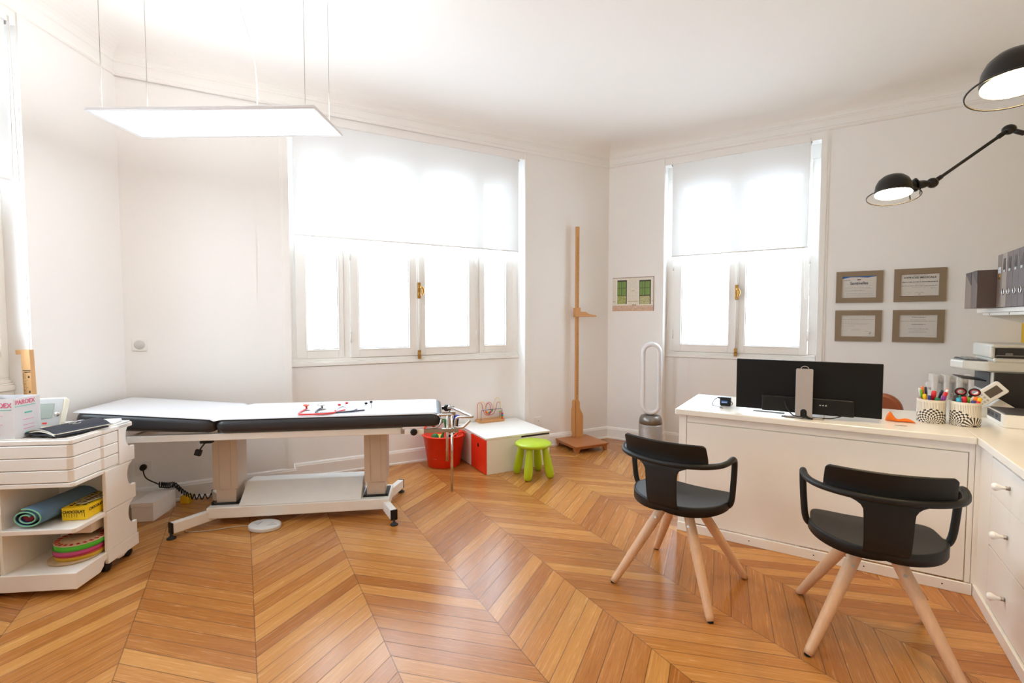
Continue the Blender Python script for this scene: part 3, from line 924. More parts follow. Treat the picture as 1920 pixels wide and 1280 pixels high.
# ------------------------------------------------------------------ white storage box with red drawer
FS = frame((-.226, 4.155, 0), -28.1)
t = thing('storage_bench', 'low white play storage box with a red drawer front by the wall', 'storage box', FS)
Wb, Db, Hb = .655, .668, .325
m = MB(); m.box(.008, Wb, 0, Db, .0, Hb - .018); m.obj('carcass', WHITE, t, bevel=.002)
m = MB(); m.box(-.004, Wb + .004, -.004, Db, Hb - .017, Hb); m.obj('top_board', WHITE, t, bevel=.002)
m = MB()
m.box(-.008, .0075, .004, .312, .006, Hb - .022)
dr = m.obj('drawer_front', REDL, t, bevel=.002, label='red drawer front with a round finger hole')
m = MB(); m.lathe([(0, .0005), (.018, .0005), (.018, .0), (0, .0)], T3(-.0085, .155, .235) @ Matrix.Rotation(R(-90), 4, 'Y'), 20); m.obj('finger_hole', BLACK, dr)
m = MB(); m.box(-.008, .0075, .322, Db - .008, .006, Hb - .022); m.obj('drawer_front', WHITE, t, bevel=.002)
m = MB(); m.box(.352, Wb - .006, -.0035, .0015, .006, Hb - .034); m.obj('front_door', WHITE, t, bevel=.001)
m = MB(); m.box(.352, Wb - .004, -.0005, .0012, Hb - .034, Hb - .0175); m.obj('gap_shadow_strip', GAP, t)  # dark strip painting the shade of the gap over the door

# bead maze on the box
FM = frame((-.319 + .010, 4.775, Hb), -28.1)
t = thing('bead_maze', 'wooden bead maze toy with coloured wires on the white storage box', 'toy', FM)
m = MB(); m.prism(rrect(-.02, .262, -.02, .115, .02), 0, .024); m.obj('wooden_base', BEECH, t, bevel=.006, seg=3)
WR = mat('wire_red', (205, 50, 56), .35); WY = mat('wire_yellow', (236, 208, 110), .35); WBl = mat('wire_blue', (60, 50, 120), .35)
zb = .022
def arch(pts, m_, r=.0026):
    m = MB(); m.tube(cr([Vector(p) for p in pts], 8), r, 8); return m.obj('wire', m_, t)
arch([(0, .0, zb), (0, 0, .09), (.006, 0, .122), (.03, .002, .128), (.18, .004, .128), (.222, .003, .128), (.235, 0, .115), (.237, 0, .06), (.238, 0, zb)], WBl)
arch([(0, .045, zb), (0, .045, .16), (.01, .045, .195), (.035, .045, .205), (.06, .045, .19), (.07, .046, .15), (.08, .05, .10), (.12, .05, .085), (.155, .05, .11), (.165, .05, .17), (.18, .05, .22), (.21, .05, .235), (.235, .05, .21), (.24, .05, .15), (.24, .05, zb)], WY)
arch([(0, .09, zb), (0, .09, .15), (.01, .09, .185), (.03, .09, .19), (.05, .09, .17), (.06, .09, .12), (.085, .085, .07), (.12, .08, .055), (.155, .08, .09), (.16, .08, .15), (.14, .08, .185), (.11, .08, .185), (.09, .08, .15), (.095, .08, .09), (.13, .075, .06), (.17, .07, .07), (.2, .07, .12), (.21, .07, .17), (.225, .07, .187), (.242, .07, .18), (.25, .07, .15), (.252, .07, zb)], WR)
arch([(.085, .075, .12), (.095, .078, .165), (.115, .08, .178), (.135, .08, .16), (.145, .08, .11), (.13, .08, .07), (.105, .08, .07), (.09, .077, .09), (.085, .075, .12)], WR)
BC = [(236, 96, 20), (245, 190, 20), (40, 130, 200), (214, 40, 40), (40, 150, 60)]
for i, c in enumerate(BC):
    m = MB(); m.sphere((.078 + .017 * i, .05, .098 - .012 * math.sin(PI * i / 4) + .004 * max(0, i - 2)), .0095, n=12); m.obj('bead', mat('bead_%d' % i, c, .3), t)
for i, ci in enumerate((3, 0, 4, 2, 3)):
    m = MB(); m.cyl((.238, 0, .023 + .0125 * i), (.238, 0, .035 + .0125 * i), .0105, n=14); m.obj('bead', MATS['bead_%d' % ci], t)
for i, ci in enumerate((4, 3, 2, 3, 4)):
    m = MB(); m.cyl((.252, .07, .023 + .014 * i), (.252, .07, .0365 + .014 * i), .011, n=14); m.obj('bead', MATS['bead_%d' % ci], t)

# ------------------------------------------------------------------ lime stool
SX, SY = .185, 4.155
t = thing('childs_stool', 'lime green plastic child stool with four round legs by the white storage box', 'stool', frame((SX, SY, 0), 12))
m = MB(); m.lathe([(0, .262), (.14, .262), (.152, .268), (.158, .279), (.155, .289), (.143, .295), (0, .296)], None, 48); m.obj('seat', LIME, t)
for a in (82, 167, 263, 350):
    c, s = math.cos(R(a)), math.sin(R(a))
    m = MB()
    pts = [(.105 + .055 * (1 - z / .265), z) for z in (.0, .01, .03, .08, .16, .23, .265)]
    m.tube([(c * r, s * r, z) for r, z in pts], [.022, .030, .035, .0375, .034, .028, .027], 18); m.obj('leg', LIME, t)

# ------------------------------------------------------------------ wooden height gauge
HG = frame((.742, 5.065, 0), -26)
t = thing('height_gauge', 'tall wooden height measuring post on a low platform in the corner', 'height gauge', HG)
m = MB(); m.box(-.205, .205, -.20, .225, .062, .078); m.obj('platform_top', PLATF, t, bevel=.005)
def skirt(x0, x1, y0, y1, alongx):
    n = 24
    m = MB()
    pts = []
    for i in range(n + 1):
        u = i / n
        e = min(u, 1 - u)
        pts.append((u, .0 if e < .07 else .042 * min(1, (e - .07) / .05)))
    poly = [(0, .062)] + pts + [(1, .062)]
    if alongx:
        m.prism(poly, y0, y1, Matrix(((x1 - x0, 0, 0, x0), (0, 0, 1, 0), (0, 1, 0, 0), (0, 0, 0, 1))))
    else:
        m.prism(poly, x0, x1, Matrix(((0, 0, 1, 0), (y1 - y0, 0, 0, y0), (0, 1, 0, 0), (0, 0, 0, 1))))
    m.obj('platform_skirt', PLATF, t)
skirt(-.19, .19, -.185, -.167, True); skirt(-.19, .19, .192, .21, True); skirt(-.19, -.172, -.166, .191, False); skirt(.172, .19, -.166, .191, False)
px, py = .040, .165       # post axis; its front left edge faces the room
m = MB(); m.box(px - .018, px + .018, py - .016, py + .016, .078, 2.36); m.obj('measuring_post', BEECH, t, bevel=.004)
def half(w_):
    return [(0, .078), (w_, .078), (w_, .30), (w_ * .92, .33), (w_ * .55, .39), (w_ * .50, .42), (w_ * .50, .46), (w_ * .36, .485), (0, .485)]
m = MB(); m.prism(half(.088), -.006, .006, T3(px - .018, py - .0225, 0) @ UPF); m.obj('foot_bracket', BEECH, t, bevel=.002)
m = MB(); m.prism(half(.12), -.006, .006, T3(px - .0245, py - .016, 0) @ Matrix.Rotation(R(90), 4, 'Z') @ UPF); m.obj('foot_bracket', BEECH, t, bevel=.002)
m = MB()
k = 0
z = .55
while z < 2.25:
    m.box(px - .006, px + (.010 if k % 5 == 0 else .003), py - .0166, py - .016, z, z + .0024); z += .0145; k += 1
m.box(px - .0068, px - .0060, py - .0166, py - .016, .5, 2.25)
m.obj('scale_marks', INK, t)
m = MB(); m.box(px - .031, px + .031, py - .027, py + .027, 1.39, 1.49)
sl = m.obj('slider', BEECH, t, bevel=.004)
m = MB(); m.prism([(.030, 1.392), (.030, 1.447), (.10, 1.447), (.13, 1.43), (.18, 1.415), (.235, 1.410), (.243, 1.402), (.240, 1.392)], -.014, .014, T3(px, py - .01, 0) @ UPF); m.obj('head_rest', BEECH, sl, bevel=.003)

# ------------------------------------------------------------------ tower fan
FN = frame((1.423, 4.90, 0), 16)
t = thing('tower_fan', 'white and silver tower fan with an open loop standing near the corner', 'fan', FN)
m = MB(); m.lathe([(0, .0), (.116, .0), (.116, .02), (.115, .30), (.113, .30), (0, .30)], None, 40)
MESHG = mat('fan_grille', (168, 160, 154), .42, .5, var=.25, scale=60, stretch=(.2, .2, 6)); m.obj('air_intake', MESHG, t)
m = MB()
for k in range(22):
    m.lathe([(.1155, .03 + .0118 * k), (.1175, .032 + .0118 * k), (.1175, .035 + .0118 * k), (.1155, .037 + .0118 * k)], None, 40)
m.obj('intake_ribs', SILV, t)
m = MB(); m.lathe([(0, .30), (.1165, .30), (.112, .345), (.098, .378), (.07, .388), (0, .39)], None, 40); m.obj('collar', mat('fan_collar', (140, 134, 130), .3, .7), t)
m = MB()
zc0, zc1, rw = .49, 1.03, .082
cpts = []
for k in range(13):
    a = PI * k / 12
    cpts.append((math.cos(a) * rw, zc1 + math.sin(a) * rw))
for k in range(13):
    a = PI + PI * k / 12
    cpts.append((math.cos(a) * rw, zc0 + math.sin(a) * rw))
sec = [(-.024, -.055), (-.012, -.065), (.010, -.06), (.021, -.02), (.023, .03), (.012, .055), (-.006, .058), (-.018, .03), (-.023, -.02)]
rings = []
n_ = len(cpts)
for i in range(n_):
    a = Vector(cpts[i - 1]); b = Vector(cpts[(i + 1) % n_]); d = (b - a).normalized(); nr = Vector((d.y, -d.x))
    rings.append([m.b.verts.new((cpts[i][0] + nr.x * o_, y_, cpts[i][1] + nr.y * o_)) for o_, y_ in sec])
for i in range(n_):
    for k in range(len(sec)):
        m.face([rings[i][k], rings[i][(k + 1) % len(sec)], rings[(i + 1) % n_][(k + 1) % len(sec)], rings[(i + 1) % n_][k]], True)
m.obj('air_loop', mat('fan_white', (228, 226, 228), .3), t)

# ------------------------------------------------------------------ picture of green shutters
t = thing('photo_print', 'unframed photo print of a facade with two green-shuttered windows', 'picture', FR @ T3(.288, 0, 1.643))
PW, PH = .468, .374
cols = [(226, 219, 204), (96, 130, 52), (66, 60, 44), (214, 190, 168), (238, 232, 222), (150, 160, 74), (206, 160, 128), (120, 76, 54), (122, 152, 70), (200, 188, 150)]
pm = [mat('print_%d' % i, c, .55, var=.14, scale=90) for i, c in enumerate(cols)]
def pidx(u, v):
    v = 1 - v        # v from top
    rr = random.random()
    def win(a, b, t0, t1):
        if not (a < u < b and t0 < v < t1):
            return None
        du = (u - a) / (b - a); dv = (v - t0) / (t1 - t0)
        if du > .93 or dv < .07 or du < .03:
            return 2
        if .63 < dv < .66 or .47 < du < .52 and dv < .66:
            return 2
        if dv > .66:
            return (5 if a < .5 else (9 if rr < .45 else 5)) if rr < .8 else 9
        if abs(dv - .33) < .012:
            return 2
        if int(du * 14) % 3 == 0:
            return 1
        return 8
    for (a, b, t0, t1) in ((.115, .355, .075, .79), (.66, .925, .085, .80)):
        w_ = win(a, b, t0, t1)
        if w_ is not None:
            return w_
        if a - .03 < u < b + .03 and t0 - .03 < v < t1 + .035:
            return 4
    if v < .012 or u > .985:
        return 7
    if v > .90:
        return 6 if rr < .45 else 3
    if v > .84:
        return 3 if rr < .75 else 6
    if .70 < v < .72:
        return 9
    if .47 < u < .53 and .39 < v < .41:
        return 6
    if .48 < u < .6 and .80 < v:
        return 7 if rr < .25 else 3
    return 0 if rr < .9 else 4
m = MB(); m.grid(lambda u, v: (-PW / 2 + PW * u, -.004, -PH / 2 + PH * v), 84, 66, smooth=False, mif=pidx); m.obj('printed_face', pm, t)
m = MB(); m.box(-PW / 2, PW / 2, -.0038, -.0003, -PH / 2, PH / 2); m.obj('backing', SOCK, t)

# ------------------------------------------------------------------ four framed certificates
TAUPE = mat('taupe_frame', (142, 122, 98), .6, var=.04); CERT = mat('certificate_paper', (212, 207, 200), .6, var=.01)
TXT = mat('print_ink', (92, 88, 90), .8); TXTL = mat('pale_ink', (158, 152, 148), .8); TXB = mat('navy_ink', (62, 62, 92), .8); MAR = mat('maroon', (120, 40, 44), .7); BLU = mat('blue_band', (60, 112, 184), .6)
def cert(x, z, w, h, label, style):
    t = thing('picture_frame', label, 'framed certificate', FR @ T3(x, 0, z), 'taupe framed certificates in a square of four')
    b = .047; mx_ = w * .135; my = h * .16
    ix, iz = w / 2 - mx_, h / 2 - my
    m = MB()
    for q in ((-w / 2, w / 2, -h / 2, -iz), (-w / 2, w / 2, iz, h / 2), (-w / 2, -ix, -iz, iz), (ix, w / 2, -iz, iz)):
        m.box(q[0], q[1], -.018, -.001, q[2], q[3])
    m.obj('frame', TAUPE, t)
    m = MB(); m.box(-ix, ix, -.010, -.002, -iz, iz); m.obj('certificate', CERT, t)
    y = -.0106
    def line(m, a, b_, zz, th=.0016, seed=0):
        rg = random.Random(seed); u = a
        while u < b_:
            l_ = rg.uniform(.006, .022); m.box(u, min(b_, u + l_), y, -.01, zz - th / 2, zz + th / 2); u += l_ + .003
    m = MB(); ml = MB(); mk = MB()
    if style == 0:
        mk.prism([(-ix, iz), (-ix, iz - .02), (-ix * .5, iz - .006), (0, iz - .008), (ix * .5, iz - .014), (ix, iz - .004), (ix, iz)][::-1], 0, .0006, T3(0, -.01, 0) @ UPF)
        mk.obj('blue_band', BLU, t)
        lettering('Sentinelles', .036, T3(0, y, iz - .062) @ UPF, TXB, t, offset=.0006, sx=.85)
        m2 = MB(); m2.box(.0, .012, y, -.01, iz - .034, iz - .026); m2.obj('red_mark', MAR, t)
        m2 = MB(); m2.box(-.014, .0, y, -.01, iz - .034, iz - .026); line(m2, -ix + .012, -ix + .06, iz - .034, .004, 3); m2.obj('navy_mark', TXB, t)
        for i, (a, b_, zz) in enumerate([(-.085, .095, .082), (-.1, .08, .10), (-.10, .1, .110), (-.1, .045, .125), (-.1, .1, .133), (-.09, .1, .15), (-.09, .1, .158), (-.115, .115, .172)]):
            line(m if i % 2 else ml, a, b_, iz - zz, .0016, i)
    elif style == 1:
        lettering('HYPNOSE MEDICALE', .0225, T3(0, y, iz - .032) @ UPF, TXT, t, offset=.0006)
        mk.box(-ix, ix, y, -.01, iz - .003, iz); mk.box(-ix, ix, y, -.01, -iz, -iz + .004); mk.obj('maroon_border', MAR, t)
        for i, (a, b_, zz, th) in enumerate([(-.04, .05, .012, .002), (-.01, .015, .052, .002), (-.115, .115, .068, .006), (-.03, .03, .088, .002), (-.12, .115, .10, .003), (-.05, .06, .112, .002), (.07, .105, .12, .002)]):
            line(m if i % 2 == 0 else ml, a, b_, iz - zz, th, i + 20)
        m.tube(cr([(-.03, y, -iz + .028), (-.01, y, -iz + .034), (.0, y, -iz + .012), (.01, y, -iz + .036), (.03, y, -iz + .026)], 6), .0007, 5)
        ml.tube(cr([(-.1, y, -iz + .025), (-.08, y, -iz + .038), (-.055, y, -iz + .03), (-.08, y, -iz + .014)], 6, True), .0006, 5, True)
    elif style == 2:
        for i, (a, b_, zz) in enumerate([(-.115, -.08, .008), (.06, .1, .008), (-.06, .05, .026), (-.115, .115, .036), (-.07, .06, .044), (-.115, .0, .058), (-.115, .08, .072), (-.07, .07, .082), (-.115, -.02, .096), (-.04, .02, .124), (-.05, .01, .134), (-.115, -.08, .138), (.05, .09, .142)]):
            line(ml if i % 3 else m, a, b_, iz - zz, .0015, i + 40)
        m.tube(cr([(.08, y, -iz + .025), (.09, y, -iz + .038), (.085, y, -iz + .018), (.098, y, -iz + .04)], 6), .0009, 5)
    else:
        mk.box(-.035, .035, y, -.01, .012, .0145); mk.obj('maroon_rule', MAR, t)
        for i, (a, b_, zz, th) in enumerate([(-.04, .05, .018, .003), (-.05, .05, .036, .002), (-.115, .115, .052, .002), (-.05, .05, .047, .0015), (-.045, .05, .079, .0025), (-.03, .03, .1, .0015), (-.06, .07, .116, .003), (-.04, .04, .13, .0015), (-.06, .06, .142, .002)]):
            line(m if i % 2 == 0 else ml, a, b_, iz - zz, th, i + 60)
    m.obj('text_lines', TXT, t); ml.obj('pale_text_lines', TXTL, t)
cert(2.3255, 1.648, .335, .277, 'taupe framed certificate with a blue band, upper left of the four', 0)
cert(2.738, 1.650, .338, .277, 'taupe framed certificate with maroon edges, upper right of the four', 1)
cert(2.3255, 1.306, .335, .274, 'taupe framed plain certificate with a signature, lower left of the four', 2)
cert(2.736, 1.306, .336, .273, 'taupe framed certificate with centred lines, lower right of the four', 3)

# ------------------------------------------------------------------ desk (front part parallel to the right wall)
def Q(s, w, z=0, az=0):     # place on the right-wall frame: s along the wall, w out from it
    return FR @ T3(s, -w, z) @ Matrix.Rotation(-R(az), 4, 'Z')
DH = .79
t = thing('reception_desk', 'white desk with a closed front panel facing the two black chairs', 'desk', Q(1.98, 1.735))
# local: x along wall, y outward (towards wall)
m = MB(); m.prism(rrect(-.723, .7065, -.362, .362, .012), DH - .035, DH); m.obj('desk_top', DESKTOP, t, bevel=.005, seg=3)
m = MB()
m.box(-.70, -.655, -.33, .34, 0, DH - .035); m.obj('side_panel', DESKW, t, bevel=.002)
m = MB(); m.box(-.655, .70, -.318, -.30, .057, DH - .035); m.obj('back_board', DESKW, t)
m = MB(); m.box(-.652, .68, -.332, -.318, .062, .705); m.obj('front_panel', DESKW, t, bevel=.0015)
m = MB(); m.box(-.652, .70, -.330, -.318, .709, DH - .0355); m.obj('apron_rail', DESKW, t, bevel=.0015)
m = MB(); m.box(.684, .705, -.332, -.318, .057, DH - .036); m.obj('corner_post', DESKW, t, bevel=.0015)
m = MB(); m.box(-.70, .71, -.346, -.3325, 0, .056); 
kb = m.obj('plinth', DESKW, t, bevel=.003)
m = MB()
for x in (-.60, -.28, .05, .28, .60):
    m.cyl((x, -.347, .03), (x, -.3458, .03), .0035, n=10)
m.obj('screw_hole', BLACK, kb)
m = MB(); m.prism([(.028 * math.cos(a), .006 * math.sin(a)) for a in [2 * PI * k / 24 for k in range(24)]], DH + .0002, DH + .0008, T3(.43, -.22, 0)); m.obj('cable_grommet', GAP, t)
m = MB(); m.box(-.13, -.02, -.29, -.235, DH + .0002, DH + .0008); m.obj('cable_slot', GAP, t)

# side desk along the far right wall
t = thing('side_cabinet', 'long white counter with drawers and round white knobs on the right', 'cabinet', Q(3.02, 1.9))
# local x: towards far right wall (+), local y: towards right wall (+)
LEN0, LEN1 = -1.75, 1.19
m = MB(); m.prism([(-.332, LEN0), (.338, LEN0), (.338, LEN1), (-.325, LEN1), (-.325, .535), (-.3335, .535), (-.3335, -.10), (-.332, -.262)], DH - .035, DH + .001); m.obj('counter_top', DESKTOP, t, bevel=.003)
m = MB(); m.box(-.30, .338, LEN0 + .01, .16, .0, DH - .036); m.box(-.30, .338, .16, LEN1 - .01, .0, DH - .036); m.obj('cabinet_body', DESKW, t, bevel=.002)
m = MB(); m.box(-.327, -.3005, LEN0 + .01, -.165, 0, .056); m.obj('plinth', DESKW, t, bevel=.003)
m = MB(); m.box(-.3155, -.3005, -.348, -.17, .057, DH - .036); m.box(-.3335, -.3005, -.1695, -.15, .057, DH - .036); m.obj('corner_filler', DESKW, t)
# drawer columns; front face plane x = -.3155
def front(y0, y1, z0, z1, knobs):
    m = MB(); m.box(-.316, -.3005, y0, y1, z0, z1); f = m.obj('drawer_front', DESKW, t, bevel=.002)
    for ky, kz in knobs:
        m = MB(); m.cyl((-.316, ky, kz), (-.3165 - .012, ky, kz), .0085, n=14); m.obj('knob_base', STEEL, f)
        m = MB(); m.lathe([(.006, 0), (.007, .012), (.012, .02), (.0165, .029), (.0165, .036), (.011, .043), (0, .045)], T3(-.328, ky, kz) @ Matrix.Rotation(R(-90), 4, 'Y'), 20); m.obj('knob', SOCK, f)
for y0, y1 in ((-.85, -.35), (-1.355, -.856), (-1.735, -1.361)):
    ym = y0 + (y1 - y0) * .52
    front(y0, y1, .571, .735, [(ym, .662)])
    front(y0, y1, .334, .5695, [(ym, .455)])
    front(y0, y1, .062, .329, [(ym, .192)])

# ------------------------------------------------------------------ monitor
t = thing('monitor', 'wide black monitor seen from behind on a silver stand', 'monitor', Q(1.963, 1.96, DH + .0012))
m = MB(); m.box(-.365, .365, .0, .018, .024, .327); m.obj('screen_housing', mat('monitor_back', (15, 14, 14), .45, spec=.25), t, bevel=.004, seg=3)
m = MB(); m.box(-.22, .24, -.022, .001, .022, .115)
m.obj('port_housing', BLACK, t, bevel=.006, seg=3)
m = MB(); m.box(-.359, .359, .018, .0195, .030, .321); m.obj('screen', mat('screen_glass', (8, 8, 9), .12), t)
m = MB()
M_ = T3(-.001, -.062, 0) @ Matrix.Rotation(R(-2), 4, 'X')
poly = rrect(-.0425, .0425, .001, .287, .008, 4)
m.prism(poly, -.006, .006, M_ @ UPF)
m.obj('stand_column', SILV, t, bevel=.002)
m = MB(); m.prism(rrect(-.016, .016, .004, .055, .0155, 5), .0062, .0068, M_ @ UPF); m.obj('cable_hole', BLACK, t)
m = MB(); m.tube(cr([(-.022, -.07, .285), (-.014, -.07, .298), (0, -.07, .303), (.014, -.07, .298), (.022, -.07, .285)], 6), .0018, 8); m.obj('carry_loop', SILV, t)
m = MB(); m.prism(rrect(-.10, .10, -.056, .20, .02), 0, .008); m.obj('stand_foot', SILV, t, bevel=.002)
m = MB(); m.box(-.03, .03, -.06, -.02, .10, .20); m.obj('hinge_block', BLACK, t, bevel=.003)
m = MB()
m.tube(cr([(-.10, -.028, .09), (-.085, -.045, .05), (-.06, -.06, .02), (-.035, -.075, .012), (0, -.08, .012), (.03, -.078, .004)], 6), .0035, 6)
m.tube(cr([(.0, -.075, .03), (.02, -.076, .012), (.045, -.074, .004)], 6), .005, 6)
m.tube(cr([(.02, -.05, .01), (.08, -.05, .008), (.14, -.04, .012), (.19, -.03, .03)], 6), .003, 6)
m.obj('cables', BLACK, t)
m = MB()
for k in range(3):
    m.box(.075 + .014 * k, .083 + .014 * k, -.0225, -.0218, .075, .081)
m.obj('ports', GREYP, t)
m = MB(); m.prism(rrect(-.11, .11, -.075, .075, .006), 0, .006); o = m.obj('keyboard', DESKTOP, M=Q(1.80, 1.83, DH + .001, 3), bevel=.002); tag(o, 'white slab lying on the desk under the left half of the monitor', 'keyboard')

# power adapter with label and lead
t = thing('power_adapter', 'small black power adapter with a blue label on the left of the desk', 'adapter', Q(1.518, 1.80, DH + .001))
m = MB(); m.box(-.036, .030, -.022, .022, 0, .056); m.obj('adapter_body', BLACK, t, bevel=.006, seg=3)
m = MB(); m.box(-.026, .012, -.0226, -.0218, .018, .034); m.obj('label_sticker', BLU, t)
m = MB(); m.box(-.022, .008, -.0229, -.0224, .022, .025); m.obj('label_text', SOCK, t)
m = MB(); m.tube([(-.05, 0, .048), (-.034, 0, .048)], .005, 8); m.tube(cr([(-.05, 0, .048), (-.07, -.01, .035), (-.082, -.02, .003), (-.05, -.07, .003), (.0, -.13, .003)], 7), .0022, 6); m.tube(cr([(.03, 0, .03), (.04, -.005, .02), (.036, -.01, .004)], 5), .0025, 6); m.obj('lead', BLACK, t)

# orange object
t = MB()
def orf(u, v):
    a = 2 * PI * u
    x = -.066 + .135 * v
    h = .045 * math.exp(-((x + .045) / .022) ** 2) + .014 + .006 * math.sin(x * 60)
    wdt = .022 - .006 * v
    e = math.sqrt(max(0, 1 - (2 * v - 1) ** 6))
    return (x, math.cos(a) * wdt * e + .008 * math.sin(x * 40), max(0.0005, h * .5 * e + math.sin(a) * h * .5 * e))
t.grid(orf, 20, 26, wrap=True)
o = t.obj('crumpled_pouch', mat('orange_film', (238, 122, 22), .3, bump=.4, scale=60), M=Q(2.42, 1.83, DH + .001, 8)); tag(o, 'small crumpled orange plastic thing on the desk right of the monitor', 'plastic pouch')

# ------------------------------------------------------------------ pen cups
CUPW = mat('cup_white', (228, 222, 210), .45, var=.02); CUPK = mat('cup_print', (40, 38, 40), .5)
def cup(s, w, r, h, az, mode, label):
    t = thing('pen_cup', label, 'pen cup', Q(s, w, DH + .0015, az), 'white pen cups with black print on the desk')
    m = MB(); m.lathe([(0, 0), (r, 0), (r, h), (r - .003, h), (r - .003, .004), (0, .004)], None, 48); m.obj('cup_body', CUPW, t)
    def idx(u, v):
        th_ = 2 * PI * u
        x = ((th_ - 1.5 * PI + PI) % (2 * PI) - PI) * r       # arc distance from the camera-facing line
        z_ = v * h
        if mode == 0:
            cs = [(-.004, .0, .082, 'c'), (.088, -.004, .06, 's'), (-.10, -.004, .06, 's')]
        else:
            cs = [(-.052, .0, .085, 'c'), (.030, -.002, .054, 's'), (.11, 0, .06, 's')]
        for cx, cz, rad, k in (cs if mode == 0 else [cs[1], cs[0], cs[2]]):
            dx, dz = x - cx, z_ - cz
            rho = math.hypot(dx, dz); phi = math.atan2(dz, dx)
            if rho < rad:
                q = int(phi / PI * 18)
                if k == 'c':
                    ring = int((rho / rad) ** 1.4 * 7)
                    return (q + ring) % 2
                return 1 if q % 2 or rho < .012 else 0
        if z_ > h * .93:
            return 0
        return 1 if (int(u * 360) % 6 == 0) else 0
    m = MB(); m.grid(lambda u, v: (math.cos(2 * PI * u) * (r + .0006), math.sin(2 * PI * u) * (r + .0006), .002 + v * (h - .004)), 360, 44, smooth=True, mif=idx, wrap=True); m.obj('printed_sleeve', [CUPW, CUPK], t)
    m = MB(); m.tube([(r * math.cos(2 * PI * k / 40), r * math.sin(2 * PI * k / 40), h) for k in range(40)], .0022, 8, True); m.obj('rim', CUPW, t)
    return t
c1 = cup(2.565, 1.745, .062, .126, 0, 0, 'left pen cup with a checkered fan print, full of pens')
c2 = cup(2.703, 1.762, .063, .127, 0, 1, 'right pen cup with two fan prints, holding scissors and markers')
PCOL = {'white': (232, 232, 230), 'magenta': (190, 60, 150), 'green': (110, 180, 40), 'orange': (240, 120, 30), 'yellow': (240, 200, 30), 'blue': (40, 60, 140), 'red': (214, 34, 50), 'teal': (20, 120, 80), 'dark': (52, 56, 74), 'purple': (130, 50, 140), 'sky': (50, 160, 200), 'grey': (120, 116, 112)}
def pen(s, w, x, y, tx, ty, h, c1_, c2_, r_, label, group):
    base = Vector((x * .55, y * .55, .006)); tip = Vector((x + tx, y + ty, h))
    d = tip - base
    t = thing('pen', label, 'pen', Q(s, w, DH + .0015), group)
    m = MB(); m.tube([base, base + d * .72], r_, 10); m.obj('barrel', mat('pen_' + c1_, PCOL[c1_], .35), t)
    m = MB(); m.tube([base + d * .72, base + d * .985, base + d], [r_ * 1.12, r_ * 1.12, r_ * .7], 10); m.obj('cap', mat('pen_' + c2_, PCOL[c2_], .35), t)
g1 = 'pens in the left cup'; g2 = 'pens and markers in the right cup'
for p in [(-.045, 0, -.008, 0, .185, 'magenta', 'white', .005, 'white capped pen at the left edge of the left cup'), (-.048, -.01, 0, 0, .178, 'magenta', 'green', .005, 'green capped pen in the left cup'),
          (-.036, .012, -.004, 0, .195, 'magenta', 'orange', .005, 'tall orange tipped pen in the left cup'), (-.034, -.02, 0, 0, .155, 'yellow', 'yellow', .008, 'short yellow marker in the left cup'),
          (-.018, .012, -.008, 0, .192, 'magenta', 'dark', .005, 'magenta pen with dark tip in the left cup'), (-.018, -.028, .004, 0, .150, 'blue', 'blue', .006, 'short dark blue pen in the left cup'),
          (.0, -.01, .008, 0, .175, 'red', 'red', .010, 'broad red marker in the left cup'), (.012, -.03, .008, 0, .140, 'teal', 'teal', .010, 'low green marker in the left cup'),
          (.012, .01, .032, 0, .182, 'sky', 'dark', .005, 'blue pen leaning right in the left cup'), (.018, .02, .032, 0, .175, 'dark', 'grey', .005, 'grey pen leaning right in the left cup'),
          (.02, -.015, .038, 0, .172, 'red', 'red', .008, 'red marker leaning right in the left cup'), (.028, .005, .040, 0, .185, 'white', 'white', .006, 'white pen leaning right in the left cup'),
          (.036, -.02, .014, 0, .152, 'purple', 'purple', .010, 'purple marker at the right edge of the left cup'), (.048, .01, .018, 0, .190, 'grey', 'orange', .004, 'thin orange tipped pencil in the left cup')]:
    pen(2.565, 1.745, *p[:5], p[5], p[6], p[7], p[8], g1)
for p in [(-.045, .0, -.012, 0, .172, 'grey', 'grey', .005, 'grey pencil leaning left in the right cup'), (-.03, -.03, -.004, 0, .150, 'sky', 'sky', .010, 'sky blue marker in the right cup'),
          (-.012, -.03, 0, 0, .158, 'red', 'red', .010, 'red marker in the right cup'), (.004, -.015, 0, 0, .155, 'green', 'green', .010, 'green marker in the right cup'),
          (.024, -.034, .002, 0, .140, 'blue', 'blue', .010, 'dark blue marker in the right cup'), (.034, -.01, .006, 0, .158, 'orange', 'orange', .010, 'orange marker in the right cup'),
          (.046, -.018, .006, 0, .155, 'orange', 'yellow', .009, 'orange and yellow marker at the right edge of the right cup'), (.040, -.036, .002, 0, .138, 'red', 'red', .009, 'low red marker at the front of the right cup'),
          (-.02, .02, 0, 0, .160, 'teal', 'teal', .006, 'teal pen at the back of the right cup')]:
    pen(2.703, 1.762, *p[:5], p[5], p[6], p[7], p[8], g2)
t = thing('scissors', 'scissors with dark and red ring handles standing in the right cup', 'scissors', Q(2.703, 1.762, DH + .0015))
m = MB(); m.box(-.006, .01, .018, .020, .01, .15); m.box(.0, .016, .020, .022, .01, .15); m.obj('blades', STEEL, t)
HD = mat('scissor_red', (170, 40, 50), .4)
